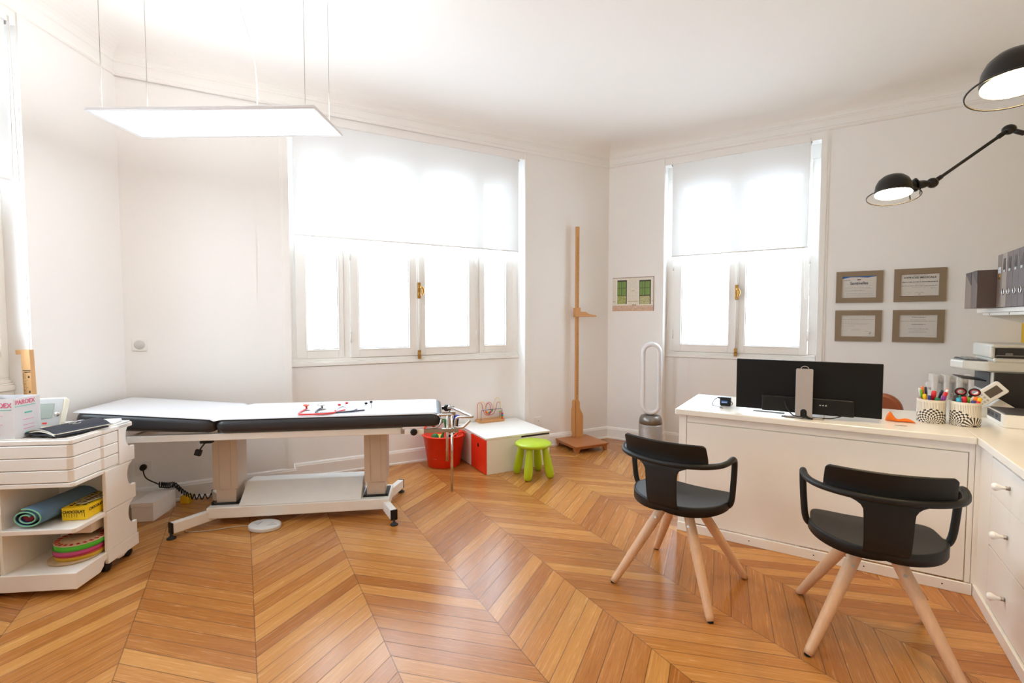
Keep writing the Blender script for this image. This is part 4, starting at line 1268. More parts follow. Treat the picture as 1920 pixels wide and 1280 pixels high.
for cx in (-.018, .038):
    m = MB(); m.tube([(cx + .0205 * math.cos(2 * PI * k / 24), .02, .178 + .017 * math.sin(2 * PI * k / 24)) for k in range(24)], .0052, 8, True); m.tube([(cx * .6 + .004, .02, .162), (.006, .02, .135)], .007, 8)
    h_ = m.obj('handle', BLACK, t)
    m = MB(); m.tube([(cx + .0165 * math.cos(2 * PI * k / 24), .0165, .178 + .0135 * math.sin(2 * PI * k / 24)) for k in range(24)], .0030, 8, True); m.obj('red_inlay', HD, h_)
t = MB(); t.prism(rrect(-.026, .026, -.04, .04, .02), -.003, .003, T3(-.02, .034, .12) @ UPF); o = t.obj('magnifier', mat('smoked_plastic', (120, 120, 118), .25), M=Q(2.703, 1.762, DH + .0015)); tag(o, 'rounded grey plastic piece behind the markers in the right cup', 'plastic piece')

# ------------------------------------------------------------------ franking device, handset, printer
t = thing('label_printer', 'low white desktop device with a dark grey lid at the right end', 'desktop device', Q(2.86, 1.735, DH + .001))
m = MB(); m.prism([(0, .008), (.008, 0), (.30, 0), (.30, .30), (0, .30)], 0, .066); m.obj('housing', PLAST, t, bevel=.006, seg=3)
m = MB(); m.box(.012, .296, .03, .295, .064, .071); m.obj('lid', DGREY, t, bevel=.004, label='dark grey lid')
m = MB(); m.box(-.0015, .004, .05, .285, .022, .064); m.obj('side_panel', DGREY, t, bevel=.002)
m = MB()
for y in (.10, .17, .24):
    m.box(-.003, .0, y, y + .035, .036, .052)
m.obj('slots', BLACK, t)
t = thing('payment_terminal', 'white handheld terminal with a dark screen leaning beside the printer', 'terminal', Q(2.86, 1.415, DH + .001))
# local x along desk; slab rises to the right
Mp = T3(-.045, -.012, .052) @ Matrix.Rotation(R(-42), 4, 'Y') @ Matrix.Rotation(R(-7), 4, 'X')
m = MB(); m.prism(rrect(0, .175, -.012, .068, .012), -.014, .018, Mp @ UPF); m.obj('handset', PLAST, t, bevel=.004, seg=3)
m = MB(); m.box(.085, .155, -.0195, -.018, .008, .050, Mp); m.obj('screen', mat('terminal_screen', (96, 84, 74), .3), t)
m = MB()
for i in range(4):
    for j in range(3):
        m.box(.015 + .016 * i, .026 + .016 * i, -.0192, -.018, .0 + .02 * j, .013 + .02 * j, Mp)
m.obj('keys', GREYP, t)
m = MB(); m.prism([(-.04, 0), (.14, 0), (.14, .055), (.06, .11), (.02, .07), (-.04, .045)], -.022, .022, T3(0, .032, 0) @ UPF); m.obj('cradle', PLAST, t, bevel=.004)

PG = mat('printer_light', (196, 192, 182), .42); PB = mat('printer_blue_grey', (150, 156, 160), .4); PK = mat('printer_black', (34, 32, 34), .45)
t = thing('printer', 'large grey and black office printer with a scanner top on the side counter', 'printer', Q(2.897, 1.345, DH + .001))
# local x to the wall (depth), y away from camera
m = MB(); m.box(0, .36, 0, .37, 0, .262); m.obj('body', PG, t, bevel=.006, seg=3)
m = MB(); m.box(.008, .362, -.006, .004, .012, .258); m.obj('side_panel', PK, t, bevel=.006)
m = MB(); m.box(-.006, .002, .03, .34, .14, .255); m.obj('output_bay', DGREY, t, bevel=.002)
m = MB(); m.box(-.008, .0, .02, .35, .01, .125); m.obj('front_cover', PB, t, bevel=.004)
m = MB(); m.box(-.0095, -.007, .05, .32, .03, .08); m.obj('paper_tray', DGREY, t, bevel=.002)
m = MB(); m.box(-.12, .02, .08, .30, .0, .006, T3(-.0, 0, .195) @ Matrix.Rotation(R(6), 4, 'Y')); m.obj('output_tray', PK, t, bevel=.002)
m = MB(); m.prism([(-.03, -.02), (.37, -.02), (.37, .38), (-.03, .38), (-.13, .30), (-.155, .18), (-.12, .06)], .264, .322); m.obj('scanner_base', PG, t, bevel=.012, seg=3)
m = MB(); m.prism([(-.02, .0), (-.03, .34), (-.115, .29), (-.14, .18), (-.11, .06)], 0, .008, T3(0, 0, .321)); cp = m.obj('control_panel', DGREY, t, bevel=.003)
m = MB()
for i in range(5):
    for j in range(3):
        m.cyl((-.10 + .022 * j, .08 + .04 * i, .329), (-.10 + .022 * j, .08 + .04 * i, .332), .006, n=10)
m.obj('buttons', GREYP, cp)
m = MB(); m.cyl((-.052, .10, .329), (-.052, .10, .333), .006, n=10); m.obj('power_button', mat('btn_orange', (220, 120, 50), .4), cp)
m = MB(); m.prism([(0, -.02), (.37, -.02), (.37, .37), (0, .37)], .318, .345); m.obj('scanner_lid', PG, t, bevel=.010, seg=3)
m = MB()
m.box(-.01, .37, .30, .38, .338, .42); m.box(-.01, .37, -.02, .38, .404, .425); m.box(-.012, .012, -.0, .38, .34, .42)
m.obj('document_feeder', PG, t, bevel=.012, seg=3)
m = MB(); m.box(.013, .365, -.005, .31, .345, .403); m.obj('feeder_mouth', PK, t)
m = MB(); m.box(.0, .34, -.03, .12, .0, .006, T3(.01, .0, .352) @ Matrix.Rotation(R(-12), 4, 'X')); m.box(.04, .07, -.02, .03, .006, .02, T3(.01, 0, .352) @ Matrix.Rotation(R(-12), 4, 'X')); m.obj('feeder_tray', mat('feeder_grey', (112, 108, 100), .45), t, bevel=.002)

# ------------------------------------------------------------------ radiator behind the desk
t = thing('radiator', 'white cast iron column radiator under the certificates, behind the cups', 'radiator', Q(3.0, .16))
for i in range(6):
    x = -.175 + .072 * i
    m = MB()
    for yy in (-.06, .0, .06):
        m.prism(rrect(x - .019, x + .019, yy - .022, yy + .022, .012, 4), .16, .88)
    m.box(x - .020, x + .020, -.082, .082, .865, .925); m.box(x - .017, x + .017, -.082, .082, .12, .18)
    m.obj('section', TRIM, t, bevel=.008, seg=3)
m = MB(); m.tube([(-.19, 0, .87), (.20, 0, .87)], .02, 12); m.tube([(-.19, 0, .15), (.20, 0, .15)], .02, 12); m.obj('connecting_pipes', TRIM, t)
for x in (-.17, .18):
    m = MB(); m.cyl((x, 0, 0), (x, 0, .14), .014, n=12); m.obj('foot', TRIM, t)
m = MB(); m.cyl((-.205, -.02, .80), (-.205, -.02, .86), .016, n=12); m.cyl((-.205, -.05, .84), (-.205, .0, .84), .02, n=12); m.obj('valve', TRIM, t)
m = MB(); m.box(-.05, .02, -.03, .03, 0, .09); o = m.obj('toilet_roll_box', mat('beige_card', (205, 188, 168), .7), M=Q(3.06, .9, DH + .002), bevel=.012, seg=3); tag(o, 'small beige rounded box on the counter in front of the radiator', 'box')

# ------------------------------------------------------------------ doctor's chair (brown)
BRN = mat('brown_leather', (148, 78, 46), .4, bump=.15, scale=90)
t = thing('office_chair', 'brown leather swivel chair mostly hidden behind the monitor', 'chair', Q(2.40, .95, 0, 14))
m = MB()
m.prism(rrect(-.17, .17, -.20, .20, .11, 8), -.03, .03, T3(0, -.20, .665) @ Matrix.Rotation(R(8), 4, 'X') @ UPF)
m.obj('backrest', BRN, t, bevel=.018, seg=4)
m = MB(); m.prism(rrect(-.23, .23, -.22, .24, .08, 6), .43, .49); m.obj('seat', BRN, t, bevel=.02, seg=3)
m = MB(); m.tube(cr([(0, -.14, .43), (0, -.24, .44), (0, -.25, .52), (0, -.24, .60)], 5), .014, 10); m.obj('back_support', CHROME, t)
m = MB(); m.cyl((0, 0, .10), (0, 0, .43), .028, .022, n=16); m.obj('gas_column', CHROME, t)
for k in range(5):
    a = 2 * PI * k / 5 + .3
    m = MB(); m.tube([(0, 0, .10), (.27 * math.cos(a), .27 * math.sin(a), .075)], [.022, .014], 10); l_ = m.obj('base_arm', CHROME, t)
    m = MB(); m.lathe([(0, -.014), (.028, -.014), (.03, 0), (.028, .014), (0, .014)], T3(.27 * math.cos(a), .27 * math.sin(a), .0305) @ Matrix.Rotation(a, 4, 'Z') @ Matrix.Rotation(R(90), 4, 'X'), 18)
    m.cyl((.27 * math.cos(a), .27 * math.sin(a), .03), (.27 * math.cos(a), .27 * math.sin(a), .08), .007, n=8); m.obj('castor', BLACK, l_)

# ------------------------------------------------------------------ shelf with binders
t = thing('wall_shelf', 'white wall shelf carrying the row of binders at the right edge', 'shelf', Q(3.36, .43, 1.41))
SL = 1.75
m = MB(); m.box(-.35, -.001, -SL, 0, 0, .027); m.obj('shelf_board', DESKW, t, bevel=.002)
m = MB(); m.prism([(-.32, -.002), (-.001, -.002), (-.001, -.10), (-.02, -.10), (-.30, -.022), (-.32, -.018)], -.012, .0, T3(0, -.03, 0) @ UPF); m.obj('bracket', DESKW, t, bevel=.001)
m = MB(); m.box(-.33, -.001, -SL + .05, -.05, -.02, -.001); b_ = m.obj('under_rail', DESKW, t, bevel=.002)
m = MB()
for y in (-.22, -.62):
    m.lathe([(0, 0), (.006, 0), (.006, .002), (0, .003)], T3(-.331, y, -.010) @ Matrix.Rotation(R(-90), 4, 'Y'), 12)
m.obj('screw', STEEL, b_)
SZ = 1.4385
BD = [(118, 100, 90), (150, 134, 122), (102, 88, 82), (98, 84, 80), (96, 82, 78), (70, 58, 54)]
def binder(w0, w1, h, dep_, sfront, col, label, kind, i):
    # spine faces the room (towards -x)
    F_ = Q(sfront, w1, SZ)
    t = thing('binder' if kind != 'box' else 'file_box', label, 'binder' if kind != 'box' else 'file box', F_, 'grey brown binders on the shelf' if kind != 'box' else 'file boxes at the far end of the shelf')
    W_ = w1 - w0 - .003
    cm = mat('binder_%d%s' % (i, kind), col, .55, var=.05)
    m = MB()
    if kind == 'box':
        m.box(0, dep_, 0, W_, 0, h); m.obj('box_body', cm, t, bevel=.002)
        m = MB(); m.prism([(-.0012, 0), (-.0012, .0)] and [(0, h), (W_ * .92, h), (0, h - .09)], 0, .0015, Matrix(((0, 0, -1, 0), (1, 0, 0, 0), (0, 1, 0, 0), (0, 0, 0, 1)))); m.obj('closing_flap', mat('flap_dark', (70, 58, 54), .6), t)
    else:
        m.box(0, .004, 0, W_, 0, h); m.box(.004, dep_, 0, .003, 0, h); m.box(.004, dep_, W_ - .003, W_, 0, h); m.obj('cover', cm, t, bevel=.002)
        m = MB(); m.box(.02, dep_ - .01, .006, W_ - .006, .01, h - .02); m.obj('papers', CERT, t)
        yc = W_ / 2
        if kind == 'label':
            m = MB(); m.box(-.001, 0, yc - .028, yc + .028, h * .64, h * .76); m.obj('paper_label', mat('lbl', (200, 198, 204), .6), t)
            m = MB(); m.box(-.0016, 0, yc - .02, yc + .02, h * .70, h * .705); m.obj('label_print', TXT, t)
            m = MB(); m.lathe([(.0, 0), (.02, 0), (.02, .002), (0, .003)], T3(-.0, yc, h * .59) @ Matrix.Rotation(R(-90), 4, 'Y'), 20); m.obj('finger_ring', BRASS, t)
        else:
            m = MB(); m.box(-.001, 0, yc - .022, yc + .022, h * .64, h * .90); m.obj('label_window', mat('lblk', (58, 52, 50), .3), t)
            m = MB(); m.box(-.0016, 0, yc - .016, yc + .016, h * .645, h * .69); m.obj('label_strip', GREYP, t)
            m = MB(); m.tube([(-.002, yc + .019 * math.cos(2 * PI * k / 20), h * .28 + .019 * math.sin(2 * PI * k / 20)) for k in range(20)], .003, 6, True); r_ = m.obj('finger_ring', CHROME, t)
            m = MB(); m.lathe([(0, .0008), (.017, .0008), (.017, 0)], T3(0, yc, h * .28) @ Matrix.Rotation(R(-90), 4, 'Y'), 20); m.obj('ring_hole', BLACK, r_)
binder(.635, .79, .245, .30, 2.90, (128, 110, 98), 'lighter brown file box at the far end of the shelf', 'box', 0)
binder(.79, .935, .245, .30, 2.90, (96, 78, 70), 'darker brown file box beside the binders, its dark side showing', 'box', 1)
S0 = 2.992
binder(.94, 1.03, .335, .29, S0, (122, 104, 92), 'box binder with a small white label, next to the file boxes', 'label', 2)
binder(1.03, 1.12, .335, .29, S0, (150, 134, 120), 'palest binder, with a dark label window and finger ring', 'ring', 3)
binder(1.12, 1.225, .335, .29, S0, (100, 84, 78), 'dark brown binder right of the palest one', 'ring', 4)
binder(1.225, 1.325, .335, .29, S0, (98, 83, 79), 'dark brown binder with ring, second after the palest one', 'ring', 5)
binder(1.325, 1.42, .335, .29, S0, (97, 82, 78), 'dark brown binder with ring, last but one at the picture edge', 'ring', 6)
binder(1.42, 1.52, .335, .29, S0, (66, 54, 50), 'darkest binder, cut off by the right picture edge', 'ring', 7)
t = MB(); t.box(0, .3, -.006, -.0005, -.25, .0); tag(t.obj('yellow_poster', mat('poster_yellow', (226, 178, 30), .6), M=FF @ T3(.012, 0, 1.36)), 'yellow strip of a poster on the far right wall under the shelf', 'poster')

# ------------------------------------------------------------------ wall lamps (black articulated)
LB = mat('lamp_black', (27, 23, 20), .34, var=.05, spec=.4); LGL = emitter('bulb_glow', (1.0, .74, .40), BULB); LIN = mat('lamp_inner', (244, 238, 228), .4)
def wall_lamp(c, tilt_az, tilt, sock_dir, ball, elbow, mount, label):
    c = Vector(c)
    t = thing('wall_lamp', label, 'lamp', Matrix.Translation(mount), 'black articulated wall lamps over the desk')
    mo = Vector(mount)
    n = Vector((math.sin(R(tilt_az)) * math.sin(R(tilt)), math.cos(R(tilt_az)) * math.sin(R(tilt)), -math.cos(R(tilt))))   # opening direction
    Z = -n
    X = Z.orthogonal().normalized(); Y = Z.cross(X)
    M_ = Matrix(((X.x, Y.x, Z.x, c.x - mo.x), (X.y, Y.y, Z.y, c.y - mo.y), (X.z, Y.z, Z.z, c.z - mo.z), (0, 0, 0, 1)))
    prof = [(.073, .012), (.0735, .03), (.070, .055), (.060, .078), (.044, .094), (.024, .103), (0, .106)]
    inner = [(0, .104), (.024, .101), (.043, .092), (.0585, .077), (.0685, .055), (.072, .03), (.0715, .012), (.073, .012)]
    m = MB(); m.lathe(prof, M_, 40); sh = m.obj('lamp_shade', LB, t)
    m = MB(); m.lathe(inner, M_, 40); m.obj('shade_lining', LIN, sh)
    m = MB(); m.tube([M_ @ Vector((.103 * math.cos(2 * PI * k / 48), .103 * math.sin(2 * PI * k / 48), -.002)) for k in range(48)], .0026, 8, True); m.obj('guard_ring', LB, t)
    m = MB(); m.lathe([(0, .016), (.066, .016), (.068, .02), (0, .022)], M_, 36); m.obj('bulb', LGL, t)
    side = Vector(sock_dir).normalized()
    a0 = c - mo + Z * .045 + side * .062
    b = Vector(ball) - mo
    m = MB(); m.tube([a0, a0.lerp(b, .35), a0.lerp(b, .38), a0.lerp(b, .62), a0.lerp(b, .85), b], [.024, .024, .020, .019, .013, .011], 16)
    m.tube([a0.lerp(b, .30) + Vector((0, 0, 0)), a0.lerp(b, .34)], .030, 16); m.obj('socket', LB, t)
    # wire loop that carries the guard ring from the socket collar
    dd = (a0.lerp(b, .32) - (c - mo)); dd = (dd - Z * dd.dot(Z)).normalized(); wv = Z.cross(dd)
    rc = (c - mo) - Z * .002
    m = MB(); m.tube(cr([rc + dd * .099 + wv * .028, a0.lerp(b, .33) + wv * .030 - Z * .01, a0.lerp(b, .33) + Z * .034, a0.lerp(b, .33) - wv * .030 - Z * .01, rc + dd * .099 - wv * .028], 6), .0024, 8); m.obj('ring_loop', LB, t)
    m = MB(); m.sphere((0, 0, 0), .024, (1, 1, 1), 20); 
    for v in m.b.verts: v.co += b
    m.obj('ball_joint', LB, t)
    e = Vector(elbow) - mo
    m = MB(); d = (e - b).normalized(); m.tube([b, b + d * .05, b + d * .052, e - d * .06, e - d * .058, e], [.011, .0105, .0075, .0075, .011, .011], 12); m.obj('arm', LB, t)
    m = MB(); m.sphere((0, 0, 0), .027, (1, 1, .85), 20)
    for v in m.b.verts: v.co += e
    m.obj('ball_joint', LB, t)
    m = MB(); d = (Vector((0, 0, 0)) - e).normalized(); m.tube([e, e + d * .06, e + d * .062, Vector((0, 0, 0)) - d * .05], [.011, .011, .0075, .0075], 12); m.obj('arm', LB, t)
    m = MB(); m.sphere((0, 0, 0), .024)
    m.obj('ball_joint', LB, t)
    inw = -(dirv(122.2))
    m = MB(); m.tube([Vector((0, 0, 0)), -inw * .06], .012, 12); m.tube([-inw * .06, -inw * .0695], .045, 24); m.obj('wall_mount', LB, t)
def on_w4(p, off=.07):      # nearest point off the far right wall
    p = Vector(p); a = K4; n_ = dirv(122.2)
    d = (p - a).dot(n_)
    return p - n_ * (d + off)
e2 = Vector((2.332, 2.30, 2.251))
mt2 = on_w4((2.332, 2.12, 1.90))
wall_lamp((1.800, 2.30, 1.942), 215, 11, (1, 0, .05), (1.982, 2.30, 2.004), e2, mt2, 'black wall lamp on a long arm, shade beside the certificates, lit')
mt1 = on_w4((1.95, 1.15, 1.92))
wall_lamp((1.362, 1.33, 1.986), 215, 10, (1, -.1, .05), (1.54, 1.31, 2.05), (1.78, 1.25, 2.27), mt1, 'near black wall lamp with big lit shade cut off at the top right')

# ------------------------------------------------------------------ the two visitor chairs
def make_chair(label):
    t = thing('visitor_chair', label, 'chair', Matrix(), 'black armchairs with wooden legs facing the desk')
    # seat shell
    m = MB()
    NA = 72
    def outl(a):
        c, s = math.cos(a), math.sin(a)
        if s >= 0:
            p = 5.0; x = .228 * abs(c) ** (2 / p) * (1 if c >= 0 else -1); y = .015 + .178 * abs(s) ** (2 / p)
        else:
            p = 2.15; x = .238 * abs(c) ** (2 / p) * (1 if c >= 0 else -1); y = .015 - .232 * abs(s) ** (2 / p)
            x *= 1
        k = max(0, min(1, (y - .0) / .19))
        return x * (1 - .05 * k) if s >= 0 else x, y
    def zt(x, y, q):
        z = .458 + .020 * (abs(x) / .23) ** 2.2 + (.012 * (max(0, -y) / .2) ** 2) - .006 * max(0, (y - .1) / .1)
        return z
    rings = []
    cv = m.b.verts.new((0, -.0, .454))
    for q in (.15, .3, .45, .6, .75, .88, .96, 1.0):
        rings.append([m.b.verts.new((outl(2 * PI * k / NA)[0] * q, .0 + (outl(2 * PI * k / NA)[1]) * q, zt(outl(2 * PI * k / NA)[0] * q, outl(2 * PI * k / NA)[1] * q, q))) for k in range(NA)])
    def low(k):
        a = 2 * PI * k / NA
        s = math.sin(a)
        return .030 + (.018 * max(0, -s) if s < 0 else 0) * (abs(math.cos(a)) ** .5)
    rings.append([m.b.verts.new((v.co.x * 1.012, v.co.y * 1.012, v.co.z - .006)) for v in rings[-1]])
    rings.append([m.b.verts.new((v.co.x * 1.0, v.co.y * 1.0, v.co.z - low(k) + .0)) for k, v in enumerate(rings[-1])])
    rings.append([m.b.verts.new((v.co.x * .93, v.co.y * .93, v.co.z + .004)) for v in rings[-1]])
    rings.append([m.b.verts.new((v.co.x * .6, v.co.y * .6, .432)) for v in rings[-1]])
    for k in range(NA):
        m.face([cv, rings[0][k], rings[0][(k + 1) % NA]], True)
    for a, c in zip(rings, rings[1:]):
        for k in range(NA):
            m.face([a[k], c[k], c[(k + 1) % NA], a[(k + 1) % NA]], True)
    m.face(rings[-1], True)
    st = m.obj('seat', CHAIRB, t)
    m = MB(); m.prism(rrect(-.062, .062, -.0035, .0035, .0034, 4), .4555, .4565, T3(0, -.075, .0)); 
    m.obj('drain_slot', BLACK, st)
    # hub under the seat
    m = MB(); m.prism(rrect(-.085, .085, -.085, .085, .03, 5), .398, .436); m.obj('leg_hub', BLACK, t, bevel=.006)
    # T-shaped back
    rows = [(.449, -.135, .070), (.449, -.165, .072), (.453, -.195, .073), (.462, -.216, .0735), (.48, -.229, .074), (.52, -.238, .075), (.57, -.243, .077), (.61, -.245, .078), (.635, -.246, .080), (.650, -.246, .088), (.660, -.246, .102), (.668, -.245, .125), (.676, -.244, .158), (.684, -.243, .20), (.70, -.241, .206), (.72, -.243, .2055), (.74, -.250, .205), (.76, -.258, .204), (.775, -.264, .203), (.782, -.267, .198), (.786, -.269, .190)]
    m = MB()
    V = []
    for z, y, hw_ in rows:
        r_ = []
        for j in range(25):
            u = -1 + 2 * j / 24
            x = hw_ * u
            kk = .045 if z > .66 else .045 * .6
            r_.append(m.b.verts.new((x, y + kk * (x / .2) ** 2, z)))
        V.append(r_)
    for a, c in zip(V, V[1:]):
        for j in range(24):
            m.face([a[j], a[j + 1], c[j + 1], c[j]], True)
    m.obj('backrest', CHAIRB, t, solid=.011, bevel=.002)
    # tube arms
    half = [(0, -.262, .684), (.08, -.257, .685), (.15, -.238, .687), (.21, -.200, .689), (.245, -.150, .690), (.262, -.10, .695), (.266, -.065, .701), (.266, -.04, .700), (.265, -.020, .688), (.264, -.012, .668), (.262, -.010, .62), (.258, -.008, .56), (.253, -.004, .505), (.245, .0, .472), (.232, .004, .455), (.215, .006, .447)]
    pts = [(-x, y, z) for x, y, z in half[::-1]] + half[1:]
    m = MB(); m.tube(cr(pts, 5), .0138, 14); m.obj('arm_rail', CHAIRB, t)
    for sx in (-1, 1):
        for sy in (-1, 1):
            top = Vector((sx * .052, sy * .052, .425)); ft = Vector((sx * .2475, sy * .2475, .004))
            d = ft - top
            m = MB(); m.tube([top, top + d * .12, top + d * .3, top + d * .65, top + d * .96, ft], [.021, .0245, .0255, .0225, .0185, .017], 18)
            for v in m.b.verts:
                if v.co.z < .006 + .02:
                    v.co.z = max(.003, v.co.z)
            lg = m.obj('leg', LEGW, t)
            m = MB(); m.cyl(ft + Vector((0, 0, -.004)), ft + Vector((0, 0, .001)), .013, n=14); m.obj('foot_pad', BLACK, lg)
            nrm = Vector((0, sy, .30)).normalized()
            for f in (.07, .20):
                c = top + d * f + Vector((-sx * .006, 0, 0))
                m = MB(); m.cyl(c + nrm * .020, c + nrm * .0265, .0062, n=12); sc_ = m.obj('screw', STEEL, lg)
    return t
ch = make_chair('black plastic armchair with wooden legs, the left one in front of the desk')
ch2 = copy_tree(ch)
ch2['label'] = 'black plastic armchair with wooden legs, nearer right one beside the drawers'
ch.matrix_world = frame((.876, 2.455, 0), 42.2)
ch2.matrix_world = frame((1.534, 2.0, 0), 27.3)

# ------------------------------------------------------------------ trolley
FTr = frame((-2.147, 2.318, 0), -6.3)
t = thing('storage_trolley', 'white plastic storage trolley with stacked trays, open shelves and black castors', 'trolley', FTr)
TW, TD = .455, .44
m = MB(); m.prism([(-TW, .004), (-.008, .0), (0, .008), (0, .20), (.006, .212), (.006, .43), (-.004, TD), (-TW, TD)], .752, .776); m.obj('top_tray', PLAST, t, bevel=.005, seg=3)
m = MB(); m.sweep([(-TW + .01, .01), (-.006, .006), (-.006, TD - .01), (-TW + .01, TD - .01)][::-1], [(0, .776), (0, .783), (.006, .783), (.006, .776)], closed=True); m.obj('top_lip', PLAST, t)
for i, (z0, z1) in enumerate(((.689, .749), (.628, .686), (.566, .625))):
    m = MB(); m.prism([(-.325, .0), (-.02, .0), (-.004, .016), (-.004, .195), (.004, .207), (.004, .315), (-.325, .315)], z0, z1); m.obj('swivel_tray', PLAST, t, bevel=.004, seg=3)
m = MB(); m.prism([(-.335, .0), (-.012, .0), (0, .012), (0, .21), (-.01, .36), (-.335, .36)], .541, .563); m.obj('tray_floor', PLAST, t, bevel=.004)
m = MB(); m.prism([(-.335, .0), (-.012, .0), (0, .012), (0, .21), (-.01, .36), (-.335, .36)], .311, .336); m.obj('shelf', PLAST, t, bevel=.004)
# base with sculpted underside
YZ = Matrix(((0, 0, 1, 0), (1, 0, 0, 0), (0, 1, 0, 0), (0, 0, 0, 1)))
m = MB(); m.prism([(0, .114), (0, .03), (.16, .03), (.185, .05), (.195, .075), (.25, .085), (.27, .06), (.30, .035), (.34, .032), (.37, .045), (TD, .05), (TD, .114)], -TW, -.002, YZ)
m.obj('base_tray', PLAST, t, bevel=.004)
m = MB(); m.box(-.331, -.012, .350, .362, .114, .745); m.obj('rear_panel', PLAST, t)
m = MB(); m.box(-.345, -.331, .01, .36, .114, .748); m.obj('inner_panel', PLAST, t)
def notch(y_far, y0, z0, z1):
    # module side profile: concave scoop in the upper part of its rear edge
    h = z1 - z0
    pts = [(y0, z0), (y_far + .018, z0), (y_far + .018, z0 + h * .37), (y_far - .002, z0 + h * .365)]
    for k in range(9):
        a = R(-90 + 160 * k / 8)
        pts.append((y_far - .006 - .05 * math.cos(a) * .9, z0 + h * .66 + h * .30 * math.sin(a)))
    pts += [(y_far, z1), (y0, z1)]
    return pts
for (z0, z1, y0) in ((.556, .776, .318), (.335, .554, .208), (.118, .333, .208)):
    m = MB(); m.prism(notch(.425, y0, z0 + .001, z1), -.012, .006, YZ); m.obj('side_module', PLAST, t, bevel=.002)
m = MB(); m.prism(notch(.435, .208, .052, .118)[:2] + [(.453, .118), (.208, .118)], -.012, .007, YZ); m.obj('side_foot', PLAST, t, bevel=.002)
for (z0, z1) in ((.556, .752), (.335, .554), (.118, .333)):
    m = MB(); m.box(-TW, -.347, .0, .36, z0 + .001, z1 - .001); m.obj('column_module', PLAST, t, bevel=.003)
m = MB(); m.box(-.346, -.326, .001, .012, .565, .75); m.obj('pivot_gap', GAP, t)
for (x, y) in ((-.035, .235), (-.035, .40), (-.40, .06), (-.40, .38)):
    m = MB()
    for s in (-1, 1):
        m.lathe([(0, -.011), (.021, -.011), (.0265, -.006), (.0265, .006), (.021, .011), (0, .011)], T3(x + s * .014, y, .0275) @ Matrix.Rotation(R(90), 4, 'Y'), 20)
    m.cyl((x, y, .03), (x, y, .085), .012, n=12); m.obj('castor', BLACK, t)

TP = .777
def TR(x, y, z=TP, az=0):
    return FTr @ T3(x, y, z) @ Matrix.Rotation(-R(az), 4, 'Z')
# open carton with printing
CARTP = mat('printed_card', (222, 220, 222), .55)
t = thing('medicine_carton', 'open white cardboard carton with pink lettering on the trolley top', 'carton', TR(-.262, .018, TP, 0))
m = MB()
HC = .20
for q in ((-.185, 0, 0, .003), (-.185, 0, .147, .15), (-.185, -.182, .003, .147), (-.003, 0, .003, .147)):
    m.box(q[0], q[1], q[2], q[3], .002, HC)
m.box(-.185, 0, 0, .15, 0, .003)
m.obj('carton_body', CARTP, t)
m = MB(); m.box(-.181, -.004, .004, .146, .12, .135); m.obj('carton_inside', mat('carton_inner', (96, 80, 66), .8), t)
PNK = mat('pink_ink', (226, 96, 140), .6); TEAL = mat('teal_ink', (96, 196, 180), .6)
# left face looks at the camera, right face looks to the right
lettering('PAROEX', .032, T3(-.065, -.0008, .168) @ UPF, PNK, t, sx=.95, offset=.0004)
lettering('PAROEX', .030, T3(.0008, .065, .178) @ Matrix.Rotation(R(90), 4, 'Z') @ UPF, PNK, t, sx=.95, offset=.0004)
m = MB(); m.box(-.12, -.01, -.0014, 0, .146, .149); m.obj('teal_underline', TEAL, t)
m = MB(); m.box(0, .0014, .01, .12, .158, .161); m.obj('teal_underline', TEAL, t)
for z_ in (.12, .02):
    m = MB(); m.box(0, .0014, .06, .10, z_, z_ + .007); m.obj('teal_print', TEAL, t)
m = MB()
for z_, a, b in ((.125, -.12, -.06), (.117, -.12, -.05), (.075, -.12, -.05), (.067, -.12, -.06), (.04, -.12, -.07), (.025, -.12, -.06)):
    m.box(a, b, -.0012, 0, z_, z_ + .0014)
for z_ in (.09, .062, .045):
    m.box(0, .0012, .05, .11, z_, z_ + .0014)
m.obj('small_print', PNK, t)

# blood pressure monitor
CRM = mat('cream_plastic', (238, 232, 214), .4)
t = thing('blood_pressure_monitor', 'cream blood pressure monitor with grey screen on the trolley top', 'blood pressure monitor', TR(-.300, .24, TP, -12))
Mb = T3(0, 0, .006) @ Matrix.Rotation(R(-24), 4, 'X')
m = MB(); m.prism(rrect(-.075, .075, 0, .165, .01), -.018, .018, Mb @ UPF); m.obj('housing', CRM, t, bevel=.005, seg=3)
m = MB(); m.prism([(0, 0), (.085, 0), (.06, .10), (.03, .12)], -.05, .05, YZ); m.obj('rear_stand', CRM, t, bevel=.004)
m = MB(); m.prism(rrect(-.05, .064, .012, .157, .006), .018, .020, Mb @ UPF); m.obj('face_plate', GREYP, t)
m = MB(); m.prism(rrect(-.036, .028, .05, .132, .003), .020, .0212, Mb @ UPF); m.obj('display', mat('lcd', (160, 168, 158), .25), t)
m = MB(); m.lathe([(0, .004), (.011, .004), (.013, .0)], Mb @ T3(.047, -.0195, .072) @ Matrix.Rotation(R(90), 4, 'X'), 20); m.obj('start_button', CHROME, t)
m = MB(); m.box(-.008, .012, -.0212, -.0198, .02, .029, Mb); m.obj('red_badge', mat('badge_red', (222, 60, 50), .5), t)
m = MB(); m.tube(cr([(-.05, .03, .02), (-.085, .02, .03), (-.10, .0, .05), (-.095, -.01, .075), (-.085, 0, .05), (-.10, .01, .015), (-.08, -.01, .006)], 6), .0035, 6); m.obj('air_hose', GREYP, t)

